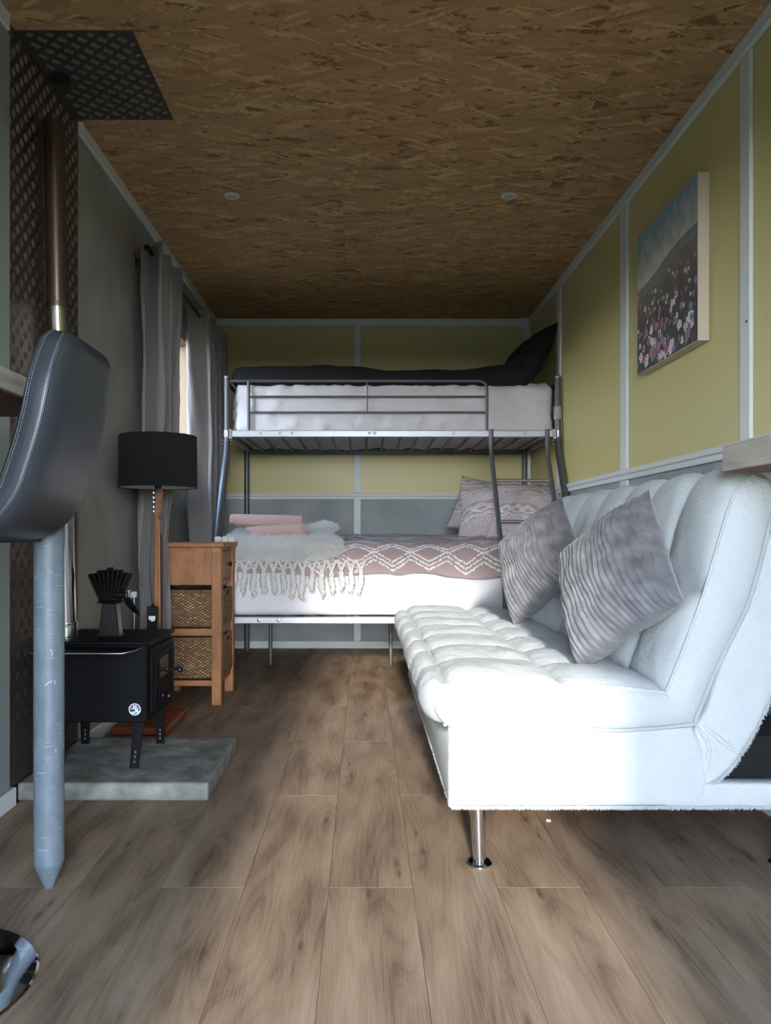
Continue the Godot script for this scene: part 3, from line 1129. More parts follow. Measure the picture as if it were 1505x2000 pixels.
	put("centre_beam", box(Vector3(-0.79, 0.318, -4.70), Vector3(1.12, 0.345, -4.675), 0.003), M.tube, b)
	for x in [-0.572, 0.162, 0.85]:
		put("support_leg", tube([Vector3(x, 0, -4.69), Vector3(x, 0.16, -4.69), Vector3(x, 0.322, -4.69)], 0.0115, 10), M.tube, b)
	for k in 16:
		var x := -0.68 + 0.112 * k
		put("lower_slat", box(Vector3(x - 0.02, 0.345, zr), Vector3(x + 0.02, 0.357, z_low), 0.002), M.tube, b)

func bedding() -> void:
	var n := noise(3, 6.0, 3)
	var wr := noise(13, 4.0, 3)
	var creased := func(p: Vector3, nn: Vector3) -> Vector3:
		var k := wr.get_noise_3d(p.x * 1.2 + p.y * 1.5, p.y * 1.2 - p.x * 0.5, p.z * 1.2)
		var ridge := (1.0 - absf(k) * 3.2) if absf(k) < 0.3 else 0.0
		return nn * (0.013 * ridge + 0.005 * n.get_noise_3dv(p))
	var um := put("mattress", soft_box(Vector3(-0.768, 1.378, -5.24), Vector3(1.103, 1.682, -4.515), 0.045, 0.02, creased), M.sheet)
	tag(um, "mattress in a creased pale grey fitted sheet on the top bunk", "mattress")
	var flat := func(p: Vector3, nn: Vector3) -> Vector3:
		return nn * (0.004 * n.get_noise_3dv(p * 0.6))
	var lm := put("mattress", soft_box(Vector3(-0.765, 0.363, -5.25), Vector3(1.105, 0.66, -4.066), 0.04, 0.03, flat), M.sheet_low)
	tag(lm, "deep double mattress in a smooth white sheet on the lower bunk", "mattress")
	# dark duvet on the top bunk
	var dn := noise(4, 2.2, 2)
	var duvet := soft_box(Vector3(-0.785, 1.665, -5.25), Vector3(0.985, 1.775, -4.50), 0.052, 0.03, func(p: Vector3, nn: Vector3) -> Vector3:
		var top := clampf(nn.y, 0.0, 1.0)
		var q := Vector3(0, top * (0.012 * sin(p.x * 2.1 + 2.5) + 0.02 * dn.get_noise_3dv(p) + 0.05 * smoothstep(0.45, 0.95, p.x)), 0)
		q += nn * 0.006 * n.get_noise_3dv(p)
		q.y -= maxf(0.0, nn.z) * 0.012 * (0.6 + dn.get_noise_2d(p.x * 1.4, 3.0)) 
		return q)
	tag(put("duvet", duvet, M.dark_cloth), "near-black duvet spread over the top bunk", "duvet")
	var dp := put("pillow", pillow(0.60, 0.42, 0.17, 22, func(a: float, b: float, s: float) -> Vector3: return Vector3(0, 0, 0.008 * n.get_noise_2d(a * 0.4, b * 0.4))), M.dark_cloth)
	dp.transform = Transform3D(Basis.from_euler(Vector3(-0.55, -PI / 2.0 + 0.12, 0.10)), Vector3(0.985, 1.845, -4.80))
	tag(dp, "near-black pillow propped against the right wall on the top bunk", "pillow")
	# patterned duvet on the lower bunk
	var cn := noise(41, 2.6, 3)
	var x0 := -0.72
	var x1 := 1.112
	var dv := grid(110, 96, func(u: float, v: float) -> Vector3:
		var x := lerpf(x0, x1, u)
		var hem := 0.585 + 0.014 * sin(x * 9.0) + 0.02 * cn.get_noise_2d(x * 1.2, 7.0)
		var s := v * 1.46
		var y: float
		var z: float
		if s < 0.13:
			y = lerpf(hem, 0.715, s / 0.13)
			z = -4.034 - 0.006 * sin(s / 0.13 * PI * 0.5) + 0.012 * cn.get_noise_2d(x * 3.0, s * 2.0)
		elif s < 0.21:
			var a := (s - 0.13) / 0.08 * PI * 0.5
			y = 0.715 + 0.04 * sin(a) - 0.0
			z = -4.04 - 0.045 * (1.0 - cos(a))
		else:
			var d := s - 0.21
			y = 0.755 + 0.028 * smoothstep(0.0, 0.6, d)
			z = -4.085 - d * 0.92
		var k := cn.get_noise_2d(x * 0.9, z * 1.2)
		y += 0.022 * k * smoothstep(0.1, 0.3, s)
		return Vector3(x, y, z), false, Vector2(1.9, 1.5))
	var under := grid(12, 12, func(u: float, v: float) -> Vector3: return Vector3(lerpf(x0, x1, u), 0.664, lerpf(-4.05, -5.24, v)), true)
	tag(put("duvet", join([dv, under]), M.linen), "dusty pink duvet with white tufted chevrons and dots on the lower bunk", "duvet")
	# pillows at the right end
	var crumple := func(a: float, b: float, s: float) -> Vector3: return Vector3(0, 0, 0.014 * cn.get_noise_2d(a * 0.7 + s, b * 0.7))
	for k in 3:
		var p := put("pillow", pillow(0.55 if k != 2 else 0.34, 0.38 if k != 0 else 0.42, 0.22 if k != 0 else 0.30, 40, crumple, 2.3, 0.6), M.linen)
		if k == 0:
			p.transform = Transform3D(Basis.from_euler(Vector3(-0.62, -0.35, 0.06)), Vector3(0.83, 0.915, -4.58))
			tag(p, "largest tufted pink pillow, slumped behind the ladder on the lower bunk", "pillow", "tufted pillows")
		elif k == 1:
			p.transform = Transform3D(Basis.from_euler(Vector3(-0.40, -0.25, -0.22)), Vector3(0.84, 0.955, -4.93))
			tag(p, "tufted pink pillow standing at the back with one corner poking up", "pillow", "tufted pillows")
		else:
			p.transform = Transform3D(Basis.from_euler(Vector3(-0.7, -0.5, -0.10)), Vector3(0.90, 0.90, -4.36))
			tag(p, "tufted pink pillow nearest the yellow wall, half hidden by the sofa", "pillow", "tufted pillows")
	# fluffy throw with tassels
	var tn := noise(51, 7.0, 3)
	var tb := noise(52, 2.4, 2)
	var throw := thing("throw_blanket", "fluffy white throw with long tassels over the left end of the lower bunk", "throw")
	var body := grid(90, 70, func(u: float, v: float) -> Vector3:
		var right := lerpf(-0.05, -0.16, smoothstep(0.0, 0.35, v)) + 0.025 * tb.get_noise_2d(v * 1.6, 4.0)
		var left := -0.735
		var s := v * 0.82
		var y: float
		var z: float
		if s < 0.11:
			y = lerpf(0.655, 0.725, s / 0.11)
			z = -4.012
		elif s < 0.19:
			var a := (s - 0.11) / 0.08 * PI * 0.5
			y = 0.725 + 0.045 * sin(a)
			z = -4.012 - 0.06 * (1.0 - cos(a))
		else:
			y = 0.77 + 0.045 * smoothstep(0.0, 0.45, s - 0.19)
			z = -4.072 - (s - 0.19)
		var x := lerpf(left, right, u)
		if s < 0.15:
			x += 0.12 * (0.15 - s) / 0.15 * (0.2 - u)
			y += 0.07 * smoothstep(0.80, 1.0, u) * (1.0 - s / 0.15) * 0.3
		y += 0.036 * exp(-pow((x + 0.235) / 0.085, 2.0)) * smoothstep(0.22, 0.4, s)
		var k := 0.014 * tn.get_noise_3d(x * 3.4, y * 3.4, z * 3.4) + 0.02 * absf(tb.get_noise_2d(x * 1.3, z * 1.3)) * smoothstep(0.1, 0.25, s)
		return Vector3(x, y + k * smoothstep(0.05, 0.2, s), z + k * (1.0 - smoothstep(0.1, 0.25, s))), false)
	put("blanket", body, M.fluff, throw)
	# pile of the throw
	var tuft := grid(5, 4, func(u: float, v: float) -> Vector3:
		var a := TAU * u
		return Vector3(cos(a) * 0.0016 * (1.0 - v * 0.85) + v * v * 0.008, v * 0.020, sin(a) * 0.0016 * (1.0 - v * 0.85)), true, Vector2.ONE, true)
	var arr := body.surface_get_arrays(0)
	var bp: PackedVector3Array = arr[Mesh.ARRAY_VERTEX]
	var bnm: PackedVector3Array = arr[Mesh.ARRAY_NORMAL]
	var mm := MultiMesh.new()
	mm.transform_format = MultiMesh.TRANSFORM_3D
	mm.mesh = tuft
	mm.instance_count = 14000
	for k in 14000:
		var i := rng.randi() % bp.size()
		var o := bp[i] + Vector3(rng.randf_range(-0.004, 0.004), 0, rng.randf_range(-0.004, 0.004))
		var up := (bnm[i] + Vector3(rng.randf_range(-0.8, 0.8), rng.randf_range(-0.3, 0.5), rng.randf_range(-0.8, 0.8))).normalized()
		var sd := up.cross(Vector3(rng.randf() - 0.5, rng.randf() - 0.5, rng.randf() - 0.5)).normalized()
		mm.set_instance_transform(k, Transform3D(Basis(sd, up, sd.cross(up)) * rng.randf_range(0.6, 1.3), o))
	var pile := MultiMeshInstance3D.new()
	pile.multimesh = mm
	pile.material_override = M.fluff
	pile.name = "pile"
	throw.add_child(pile, true)
	pile.set_meta("kind", "stuff")
	for k in 14:
		var x := -0.675 + 0.0505 * k
		var drop := 0.125 + rng.randf_range(-0.02, 0.025) - (0.05 if k == 0 else 0.0) - (0.02 if k > 10 else 0.0)
		var yk := 0.607 + rng.randf_range(-0.006, 0.006)
		var list := []
		for s in [-1.0, 1.0]:
			list.append(tube([Vector3(x + s * 0.022, 0.662, -4.008), Vector3(x + s * 0.012, 0.632, -4.000), Vector3(x, yk, -4.004)], [0.0095, 0.0085, 0.010], 7))
		var path := []
		var rad := []
		for j in 13:
			var t := j / 12.0
			path.append(Vector3(x + 0.010 * sin(t * 5.0 + k) * t, yk - drop * t, -4.004 + 0.004 * sin(t * 7.0 + k * 2.0)))
			rad.append((0.0112 if j > 0 else 0.011) * (1.0 + 0.38 * sin(j * 2.3 + k)) + 0.0055 * sin(t * PI) - (0.006 if j == 12 else 0.0))
		list.append(tube(path, rad, 9))
		for j in 16:
			var t := rng.randf_range(0.25, 1.0)
			var o := Vector3(x, yk - drop * t, -4.004) + Vector3(rng.randf_range(-0.011, 0.011), 0, rng.randf_range(-0.002, 0.008))
			list.append(tube([o, o + Vector3(rng.randf_range(-0.010, 0.010), rng.randf_range(-0.030, -0.006), rng.randf_range(0, 0.006))], [0.003, 0.0008], 5))
		put("tassel", join(list), M.fluff, throw)
	# two rolled towels on the throw
	for k in 2:
		var c: Vector3 = [Vector3(-0.475, 0.812, -4.17), Vector3(-0.538, 0.868, -4.215)][k]
		var half: float = [0.165, 0.195][k]
		var rn := noise(61 + k, 5.0, 3)
		var roll := begin()
		var turns := 2.6
		var spiral := grid(110, 26, func(u: float, v: float) -> Vector3:
			var a := TAU * turns * u
			var r := lerpf(0.008, 0.044, u)
			var x := (v * 2.0 - 1.0) * half + 0.006 * rn.get_noise_2d(a * 0.2, v)
			var bump := 0.006 * rn.get_noise_3d(x * 1.5, cos(a), sin(a))
			return Vector3(x, sin(a) * (r + bump) * 0.82, cos(a) * (r + bump) * 1.12), true)
		var core := grid(20, 24, func(u: float, v: float) -> Vector3:
			var a := TAU * u
			var vv := v * 2.0 - 1.0
			var r := 0.0435 * pow(maxf(0.0, 1.0 - pow(absf(vv), 10.0)), 0.3)
			return Vector3(vv * (half - 0.008), sin(a) * r * 0.82, cos(a) * r * 1.12), true, Vector2.ONE, true)
		roll.append_from(spiral, 0, Transform3D())
		roll.append_from(core, 0, Transform3D())
		var o := put("towel", roll.commit(), M.towel, self, c)
		o.rotation.y = [0.06, 0.02][k]
		o.rotation.z = [0.06, -0.02][k]
		tag(o, ["rolled pink towel lying on the white throw, under another", "rolled pink towel on top of the other rolled towel"][k], "towel", "rolled towels")

# ---------------------------------------------------------------- sofa bed
func pad(O: Array, I: Array, z0: float, z1: float, nch: int, rows: Array, bulge: float, nu: int, nv: int, fz: FastNoiseLite) -> ArrayMesh:
	var count := O.size() - 1
	var top := grid(nu, nv, func(u: float, v: float) -> Vector3:
		var p := spline(O, u)
		var t := (spline(O, minf(u + 0.004, 1.0)) - spline(O, maxf(u - 0.004, 0.0))).normalized()
		var n := Vector2(-t.y, t.x)
		var at := u * count
		var rr := 0.0
		for k in rows.size() - 1:
			if at >= rows[k] and at <= rows[k + 1]:
				rr = (at - rows[k]) / (rows[k + 1] - rows[k])
		var c := v * nch
		var tc := absf((c - floorf(c)) * 2.0 - 1.0)
		if v >= 1.0:
			tc = 1.0
		var bz := pow(1.0 - pow(tc, 3.2), 0.8)
		var br := pow(1.0 - pow(absf(rr * 2.0 - 1.0), 5.0), 0.8)
		var d := bulge * bz * br
		var z := lerpf(z0, z1, v)
		d += 0.0022 * fz.get_noise_3d(p.x, p.y, z) + 0.004 * fz.get_noise_3d(p.x * 0.12, p.y * 0.12, z * 0.12)
		p += n * d
		return Vector3(p.x, p.y, z), false, Vector2(1, 2))
	var parts := [top]
	for e in 2:
		var z := z0 if e == 0 else z1
		var s := 1.0 if e == 0 else -1.0
		parts.append(grid(nu, 12, func(u: float, v: float) -> Vector3:
			var p := spline(O, u).lerp(spline(I, u), v)
			var out := 0.018 * pow(sin(PI * v), 0.7) + 0.0022 * fz.get_noise_3d(p.x, p.y, z)
			return Vector3(p.x, p.y, z + s * out), e == 0))
	parts.append(grid(nu, 2, func(u: float, v: float) -> Vector3:
		var p := spline(I, u)
		return Vector3(p.x, p.y, lerpf(z0, z1, v)), true))
	return join(parts)

func sofa_bed() -> void:
	var z0 := -1.785
	var z1 := -3.50
	var fz := noise(81, 70.0, 2)
	var so := thing("sofa_bed", "white teddy-fleece sofa bed with channel-quilted seat and back on chrome legs", "sofa")
	var sO := [Vector2(0.190, 0.358), Vector2(0.166, 0.382), Vector2(0.160, 0.418), Vector2(0.180, 0.446), Vector2(0.25, 0.455), Vector2(0.37, 0.453), Vector2(0.46, 0.447), Vector2(0.58, 0.443), Vector2(0.70, 0.430)]
	var sI := [Vector2(0.199, 0.355), Vector2(0.200, 0.355), Vector2(0.204, 0.355), Vector2(0.212, 0.354), Vector2(0.26, 0.353), Vector2(0.38, 0.351), Vector2(0.46, 0.35), Vector2(0.60, 0.344), Vector2(0.763, 0.3575)]
	var bO := [Vector2(0.700, 0.430), Vector2(0.742, 0.534), Vector2(0.789, 0.665), Vector2(0.821, 0.775), Vector2(0.849, 0.865), Vector2(0.876, 0.915), Vector2(0.905, 0.935), Vector2(0.935, 0.925), Vector2(0.957, 0.895)]
	var bI := [Vector2(0.763, 0.3575), Vector2(0.8216, 0.499), Vector2(0.88, 0.616), Vector2(0.91, 0.704), Vector2(0.932, 0.79), Vector2(0.944, 0.84), Vector2(0.952, 0.87), Vector2(0.956, 0.885), Vector2(0.957, 0.895)]
	put("seat_cushion", pad(sO, sI, z0, z1, 7, [0.0, 3.2, 6.0, 8.0], 0.026, 110, 210, fz), M.teddy, so)
	put("back_cushion", pad(bO, bI, z0, z1, 7, [0.0, 2.0, 8.0], 0.030, 120, 210, fz), M.teddy, so)
	var pipe := []
	for k in 80:
		var p := spline(sI, k / 80.0) if k > 0 else Vector2(0.199, 0.355)
		pipe.append(Vector3(p.x, p.y, z0 + 0.006))
	for k in 81:
		var p := spline(bI, k / 80.0)
		pipe.append(Vector3(p.x, p.y, z0 + 0.006))
	put("piping", tube(pipe, 0.005, 8), M.piping, so)
	put("front_piping", tube([Vector3(0.188, 0.357, z0 + 0.004), Vector3(0.186, 0.357, -2.4), Vector3(0.188, 0.357, z1)], 0.005, 8), M.piping, so)
	# seam along the upper rim of the near end
	for pr in [sO.slice(3), bO.slice(0, 7)]:
		var seam := []
		for k in 41:
			var p := spline(pr, k / 40.0)
			seam.append(Vector3(p.x, p.y + 0.001, z0 + 0.001))
		put("seam", tube(seam, 0.0035, 6), M.teddy, so)
	# upholstered box and the low frame it stands on
	var base := []
	for k in 7:
		base.append(Vector2(lerpf(0.200, 0.790, k / 6.0), 0.165))
	base.append_array([Vector2(0.80, 0.22), Vector2(0.79, 0.30), Vector2(0.763, 0.355)])
	for k in 6:
		base.append(Vector2(lerpf(0.68, 0.204, k / 5.0), 0.354))
	base.append(Vector2(0.201, 0.26))
	put("base", extrude(base, z0 + 0.006, z1 - 0.004, 0.016, 3, true), M.teddy, so)
	var bar := [Vector2(0.70, 0.166), Vector2(1.096, 0.166), Vector2(1.096, 0.218), Vector2(0.70, 0.218)]
	put("end_bar", extrude(bar, z0 + 0.004, z0 - 0.05, 0.008, 2, true), M.teddy, so)
	put("end_bar", extrude(bar, z1 + 0.05, z1, 0.008, 2, true), M.teddy, so)
	put("lining", extrude([Vector2(0.81, 0.19), Vector2(1.085, 0.19), Vector2(1.085, 0.315), Vector2(0.915, 0.315), Vector2(0.875, 0.25)], z0 - 0.052, z1 + 0.052), M.under, so)  # dark lining, blackened further for the shadow inside the gap under the back
	var shell := [Vector2(0.770, 0.352), Vector2(0.797, 0.39), Vector2(0.826, 0.493), Vector2(0.884, 0.610), Vector2(0.914, 0.70), Vector2(0.936, 0.79), Vector2(0.948, 0.84), Vector2(0.957, 0.885), Vector2(0.985, 0.895), Vector2(1.03, 0.878), Vector2(1.06, 0.83), Vector2(1.058, 0.72), Vector2(1.03, 0.62), Vector2(0.995, 0.53), Vector2(0.955, 0.43), Vector2(0.908, 0.332), Vector2(0.862, 0.262), Vector2(0.822, 0.224), Vector2(0.79, 0.212), Vector2(0.775, 0.26)]
	put("back_shell", extrude(shell, z0 + 0.002, z1 - 0.002, 0.014, 3, true), M.teddy, so)
	# gathers in the cover where the back folds
	for g in [[Vector2(0.775, 0.350), Vector2(0.80, 0.30), Vector2(0.782, 0.222)], [Vector2(0.785, 0.355), Vector2(0.835, 0.315), Vector2(0.868, 0.285)]]:
		var path := []
		for k in 13:
			var p := spline(g, k / 12.0)
			path.append(Vector3(p.x, p.y, z0 + 0.001))
		put("gather", tube(path, [0.002, 0.004, 0.005, 0.006, 0.006, 0.007, 0.007, 0.006, 0.006, 0.005, 0.004, 0.003, 0.001], 8), M.teddy, so)
	put("underside", box(Vector3(0.24, 0.158, z1 + 0.03), Vector3(1.05, 0.168, z0 - 0.03)), M.under, so)
	for x in [0.272, 1.0]:
		for z in [-1.852, -3.41]:
			var leg := put("leg", lathe([Vector2(0.0, 0.0), Vector2(0.0155, 0.0), Vector2(0.0155, 0.012), Vector2(0.0205, 0.166), Vector2(0.0, 0.166)], 24), M.chrome, so, Vector3(x + 0.006, 0.002, z))
			leg.rotation.z = 0.03 if x < 0.5 else -0.03
			put("foot", lathe([Vector2(0.0, 0.0), Vector2(0.027, 0.0), Vector2(0.030, 0.003), Vector2(0.030, 0.007), Vector2(0.026, 0.011), Vector2(0.0, 0.012)], 28), M.chrome, leg, Vector3(0, -0.002, 0))
	# short fleece pile standing out along the rims
	var tuft := grid(4, 3, func(u: float, v: float) -> Vector3:
		var a := TAU * u
		return Vector3(cos(a) * 0.0014 * (1.0 - v * 0.9) + v * v * 0.003, v * 0.0085, sin(a) * 0.0014 * (1.0 - v * 0.9)), true, Vector2.ONE, true)
	var spots := []
	for k in 14000:
		var z := lerpf(z0, z1, rng.randf())
		var r := rng.randf()
		if r < 0.30:
			spots.append([Vector3(rng.randf_range(0.205, 1.09), 0.166, z0 + rng.randf_range(-0.004, 0.004)), Vector3(0, -1, 0.5)])
		elif r < 0.42:
			spots.append([Vector3(0.203, rng.randf_range(0.166, 0.35), z0 + rng.randf_range(-0.012, 0.004)), Vector3(-1, 0, 0.4)])
		elif r < 0.60:
			var p := spline(bI, rng.randf())
			spots.append([Vector3(p.x, p.y, z0 + rng.randf_range(0.0, 0.008)), Vector3(0.4, 0.2, 1)])
		elif r < 0.78:
			var p: Vector2 = spline(shell.slice(10, 19), rng.randf())
			spots.append([Vector3(p.x - 0.003, p.y, z0 + rng.randf_range(-0.012, 0.0)), Vector3(0.6, -0.7, 0.4)])
		else:
			spots.append([Vector3(0.204, 0.168 + rng.randf_range(-0.003, 0.003), z), Vector3(-0.6, -1, 0)])
	var mm := MultiMesh.new()
	mm.transform_format = MultiMesh.TRANSFORM_3D
	mm.mesh = tuft
	mm.instance_count = spots.size()
	for k in spots.size():
		var up: Vector3 = (spots[k][1] + Vector3(rng.randf_range(-0.7, 0.7), rng.randf_range(-0.7, 0.7), rng.randf_range(-0.7, 0.7))).normalized()
		var sd := up.cross(Vector3(0.3, 0.5, 0.8)).normalized()
		mm.set_instance_transform(k, Transform3D(Basis(sd, up, sd.cross(up)) * rng.randf_range(0.5, 1.1), spots[k][0]))
	var pile := MultiMeshInstance3D.new()
	pile.multimesh = mm
	pile.material_override = M.teddy
	pile.name = "fleece_pile"
	so.add_child(pile, true)
	pile.set_meta("kind", "stuff")

func cushions() -> void:
	var rn := noise(91, 1.2, 3)
	for k in 2:
		var ribbed := func(a: float, b: float, s: float) -> Vector3:
			var phase := (a + 0.16 * rn.get_noise_2d(a * 0.5, b * 0.5 + 4.0 * k)) * 32.0
			var d := 0.010 * (absf(sin(phase)) - 0.4) + 0.014 * rn.get_noise_2d(a * 0.8 + 9.0, b * 0.8)
			return Vector3(0, 0, s * d)
		var c := put("cushion", pillow(0.345, 0.385, 0.19, 130, ribbed, 2.7, 0.6), M.velvet)
		# tipped on to one corner against the back
		var out := Vector3(-0.844, 0.40, 0.356).normalized()
		var rise := Vector3(0.045, 0.718, -0.694)
		rise = (rise - out * rise.dot(out)).normalized()
		var lie := Basis(rise.cross(out), rise, out)
		if k == 0:
			c.transform = Transform3D(lie, Vector3(0.655, 0.682, -2.015))
			tag(c, "nearer of the two silver-grey ribbed velvet cushions, large in the middle of the sofa", "cushion", "ribbed velvet cushions")
		else:
			c.transform = Transform3D(lie.rotated(Vector3.UP, 0.10), Vector3(0.642, 0.702, -2.84))
			tag(c, "farther grey ribbed velvet cushion, at the bed end of the sofa", "cushion", "ribbed velvet cushions")

# ---------------------------------------------------------------- stove corner
func stove_corner() -> void:
	# concrete hearth slab with chipped rims
	var cn := noise(25, 26.0, 4)
	var slab := soft_box(Vector3(LEFT + 0.004, 0.001, -2.81), Vector3(-0.466, 0.055, -2.292), 0.006, 0.009, func(p: Vector3, n: Vector3) -> Vector3:
		var edge := 1.0 if absf(n.x) + absf(n.y) + absf(n.z) > 1.02 else 0.25
		var k := cn.get_noise_3dv(p)
		return -n * maxf(0.0, k) * 0.007 * edge if p.y > 0.006 else Vector3.ZERO)
	tag(put("hearth_slab", slab, M.concrete), "thick grey concrete hearth slab with chipped edges under the black stove", "hearth")
	var s := thing("wood_stove", "small matt black steel camping stove with silver-edged side shelves on four legs", "stove")
	put("body", box(Vector3(-1.012, 0.196, -2.755), Vector3(-0.692, 0.445, -2.452), 0.004), M.black_metal, s)
	put("top_plate", box(Vector3(-1.018, 0.445, -2.768), Vector3(-0.682, 0.456, -2.440), 0.002), M.black_metal, s)
	for e in [[Vector2(-0.985, -2.50), -1], [Vector2(-0.722, -2.462), -1], [Vector2(-0.985, -2.71), 1], [Vector2(-0.722, -2.715), 1]]:
		var at: Vector2 = e[0]
		var side := -1.0 if at.x < -0.85 else 1.0
		var leg := begin()
		var top := Vector3(at.x, 0.20, at.y)
		var foot := Vector3(at.x - 0.008 * side, 0.056, at.y - 0.028 * e[1])
		if e[1] > 0:
			foot = Vector3(at.x, 0.056, at.y - 0.004)
		for q in [[Vector3(-0.013, 0, -0.004), Vector3(-0.009, 0, 0.004)], [Vector3(0.009, 0, -0.004), Vector3(0.013, 0, 0.004)], [Vector3(-0.012, 0, -0.004), Vector3(0.012, 0, 0.0)]]:
			var pts := []
			for c in [foot, top]:
				for k in [[q[0].x, q[0].z], [q[1].x, q[0].z], [q[1].x, q[1].z], [q[0].x, q[1].z]]:
					pts.append(c + Vector3(k[0] * (1.0 if c == foot else 1.35), 0, k[1]))
			var mid: Vector3 = (pts[0] + pts[6]) / 2.0
			for f in [[0, 1, 5, 4], [1, 2, 6, 5], [2, 3, 7, 6], [3, 0, 4, 7], [0, 1, 2, 3], [4, 5, 6, 7]]:
				var poly := [pts[f[0]], pts[f[1]], pts[f[2]], pts[f[3]]]
				face(leg, poly, (poly[0] + poly[2]) / 2.0 - mid)
		var lm := put("leg", leg.commit(), M.black_metal, s)
		for k in 3:
			var p := foot.lerp(top, 0.14 + 0.1 * k)
			put("slot", box(p + Vector3(-0.0025, -0.004, 0.0001), p + Vector3(0.0025, 0.004, 0.0012)), M.steel, lm)
	# door on the room end: raised panel, small window, two knobs
	var d := put("door", box(Vector3(-0.692, 0.222, -2.735), Vector3(-0.680, 0.432, -2.475), 0.003), M.black_metal, s)
	put("door_rim", boxes([[Vector3(-0.682, 0.40, -2.725), Vector3(-0.674, 0.412, -2.49)], [Vector3(-0.682, 0.238, -2.725), Vector3(-0.674, 0.25, -2.49)], [Vector3(-0.682, 0.25, -2.725), Vector3(-0.674, 0.40, -2.713)], [Vector3(-0.682, 0.25, -2.502), Vector3(-0.674, 0.40, -2.49)]], 0.002), M.black_metal, d)
	put("glass", box(Vector3(-0.681, 0.318, -2.66), Vector3(-0.6785, 0.382, -2.56), 0.001), M.stove_glass, d)
	for k in [[0.340, -2.60, 0.055], [0.262, -2.55, 0.030]]:
		var h := put("handle", join([tube([Vector3(-0.681, k[0], k[1]), Vector3(-0.66, k[0], k[1]), Vector3(-0.681 + k[2], k[0], k[1])], 0.0045, 10),
			lathe([Vector2(0, -0.011), Vector2(0.007, -0.009), Vector2(0.011, -0.002), Vector2(0.0105, 0.004), Vector2(0.006, 0.010), Vector2(0, 0.011)], 16, Vector3(-0.679 + k[2], k[0], k[1])),
			lathe([Vector2(0, -0.009), Vector2(0.007, -0.006), Vector2(0.009, 0), Vector2(0.007, 0.006), Vector2(0, 0.009)], 14, Vector3(-0.668, k[0], k[1]))]), M.black_gloss, d)
		h.set_meta("label", "glossy black ball handle")
	# thin side shelves with bright edges, front and back
	for e in [[-2.452, -2.33, 0.434], [-2.755, -2.862, 0.437]]:
		var zi: float = e[0]
		var zo: float = e[1]
		var dz := signf(zo - zi)
		var shelf := begin()
		var out := [Vector3(-1.025, e[2], zi), Vector3(-0.712, e[2], zi), Vector3(-0.712, e[2], zo - dz * 0.06), Vector3(-0.735, e[2], zo), Vector3(-1.005, e[2], zo), Vector3(-1.025, e[2], zo - dz * 0.02)]
		for lev in [[0.0, Vector3.DOWN], [0.003, Vector3.UP]]:
			var ring := []
			for p: Vector3 in out:
				ring.append(p + Vector3(0, lev[0], 0))
			face(shelf, ring, lev[1])
		var sh := put("side_shelf", shelf.commit(), M.black_metal, s)
		var rim := []
		for k in [5, 4, 3, 2, 1]:
			rim.append(out[k] + Vector3(0, 0.0015, 0))
		put("bright_edge", tube(rim, 0.0026, 6), M.steel, sh)
	var bd := begin()
	for k in 32:
		var a0 := TAU * k / 32
		var a1 := TAU * (k + 1) / 32
		for p in [Vector2.ZERO, Vector2.from_angle(a1), Vector2.from_angle(a0)]:
			bd.set_normal(Vector3(0, 0, 1))
			bd.set_uv(Vector2(0.5 + p.x * 0.5, 0.5 - p.y * 0.5))
			bd.add_vertex(Vector3(p.x, p.y, 0) * 0.0195)
	put("sticker", bd.commit(), M.badge, s, Vector3(-0.732, 0.2385, -2.4512)).set_meta("label", "round black and white sticker")
	# flue pipe: bright steel below, brown section above, stopping short of the ceiling
	var f := thing("flue_pipe", "slender steel flue pipe rising from the stove along the tread plate", "stove pipe")
	var p0 := Vector3(-0.985, 0.452, -2.545)
	var p1 := Vector3(-0.985, 1.535, -2.468)
	var p2 := Vector3(-0.988, 2.112, -2.448)
	put("lower_pipe", tube([p0, p0.lerp(p1, 0.5), p1], 0.0325, 28), M.flue, f)
	put("joint", tube([p1 + Vector3(0, -0.014, 0.001), p1, p1 + Vector3(0, 0.004, 0)], [0.0335, 0.0342, 0.0336], 28), M.flue, f)
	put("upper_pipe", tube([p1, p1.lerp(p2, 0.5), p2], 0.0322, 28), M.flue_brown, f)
	put("collar", lathe([Vector2(0.0335, 0.0), Vector2(0.040, 0.0), Vector2(0.040, 0.004), Vector2(0.0352, 0.006), Vector2(0.0352, 0.046), Vector2(0.0365, 0.048), Vector2(0.0365, 0.053), Vector2(0.033, 0.054)], 28), M.flue, f, Vector3(-0.985, 0.455, -2.545))
	# heat-driven fan on the stove top
	var fan := thing("stove_fan", "black heat-powered stove fan with a fanned stack of fins, standing on the stove", "fan", Vector3(-0.848, 0.456, -2.57))
	put("foot", extrude([Vector2(-0.036, 0.0), Vector2(0.036, 0.0), Vector2(0.024, 0.112), Vector2(-0.022, 0.112)], 0.022, -0.022, 0.003), M.black_gloss, fan)
	put("base_plate", box(Vector3(-0.040, 0.0, -0.03), Vector3(0.040, 0.006, 0.03), 0.002), M.black_gloss, fan)
	put("module", box(Vector3(-0.037, 0.112, -0.027), Vector3(0.037, 0.119, 0.027), 0.002), M.black_metal, fan)
	put("block", box(Vector3(-0.033, 0.121, -0.025), Vector3(0.033, 0.130, 0.025), 0.002), M.black_metal, fan)
	for k in 9:
		var a := deg_to_rad(lerpf(24.0, -22.0, k / 8.0))
		var fin := put("fin", box(Vector3(-0.0042, 0.0, -0.024), Vector3(0.0042, 0.098 - 0.0035 * absf(k - 4) + (0.004 if k % 2 == 0 else 0.0), 0.024), 0.001), M.black_metal, fan)
		fin.position = Vector3(lerpf(-0.030, 0.030, k / 8.0), 0.128, 0.0)
		fin.rotation.z = a
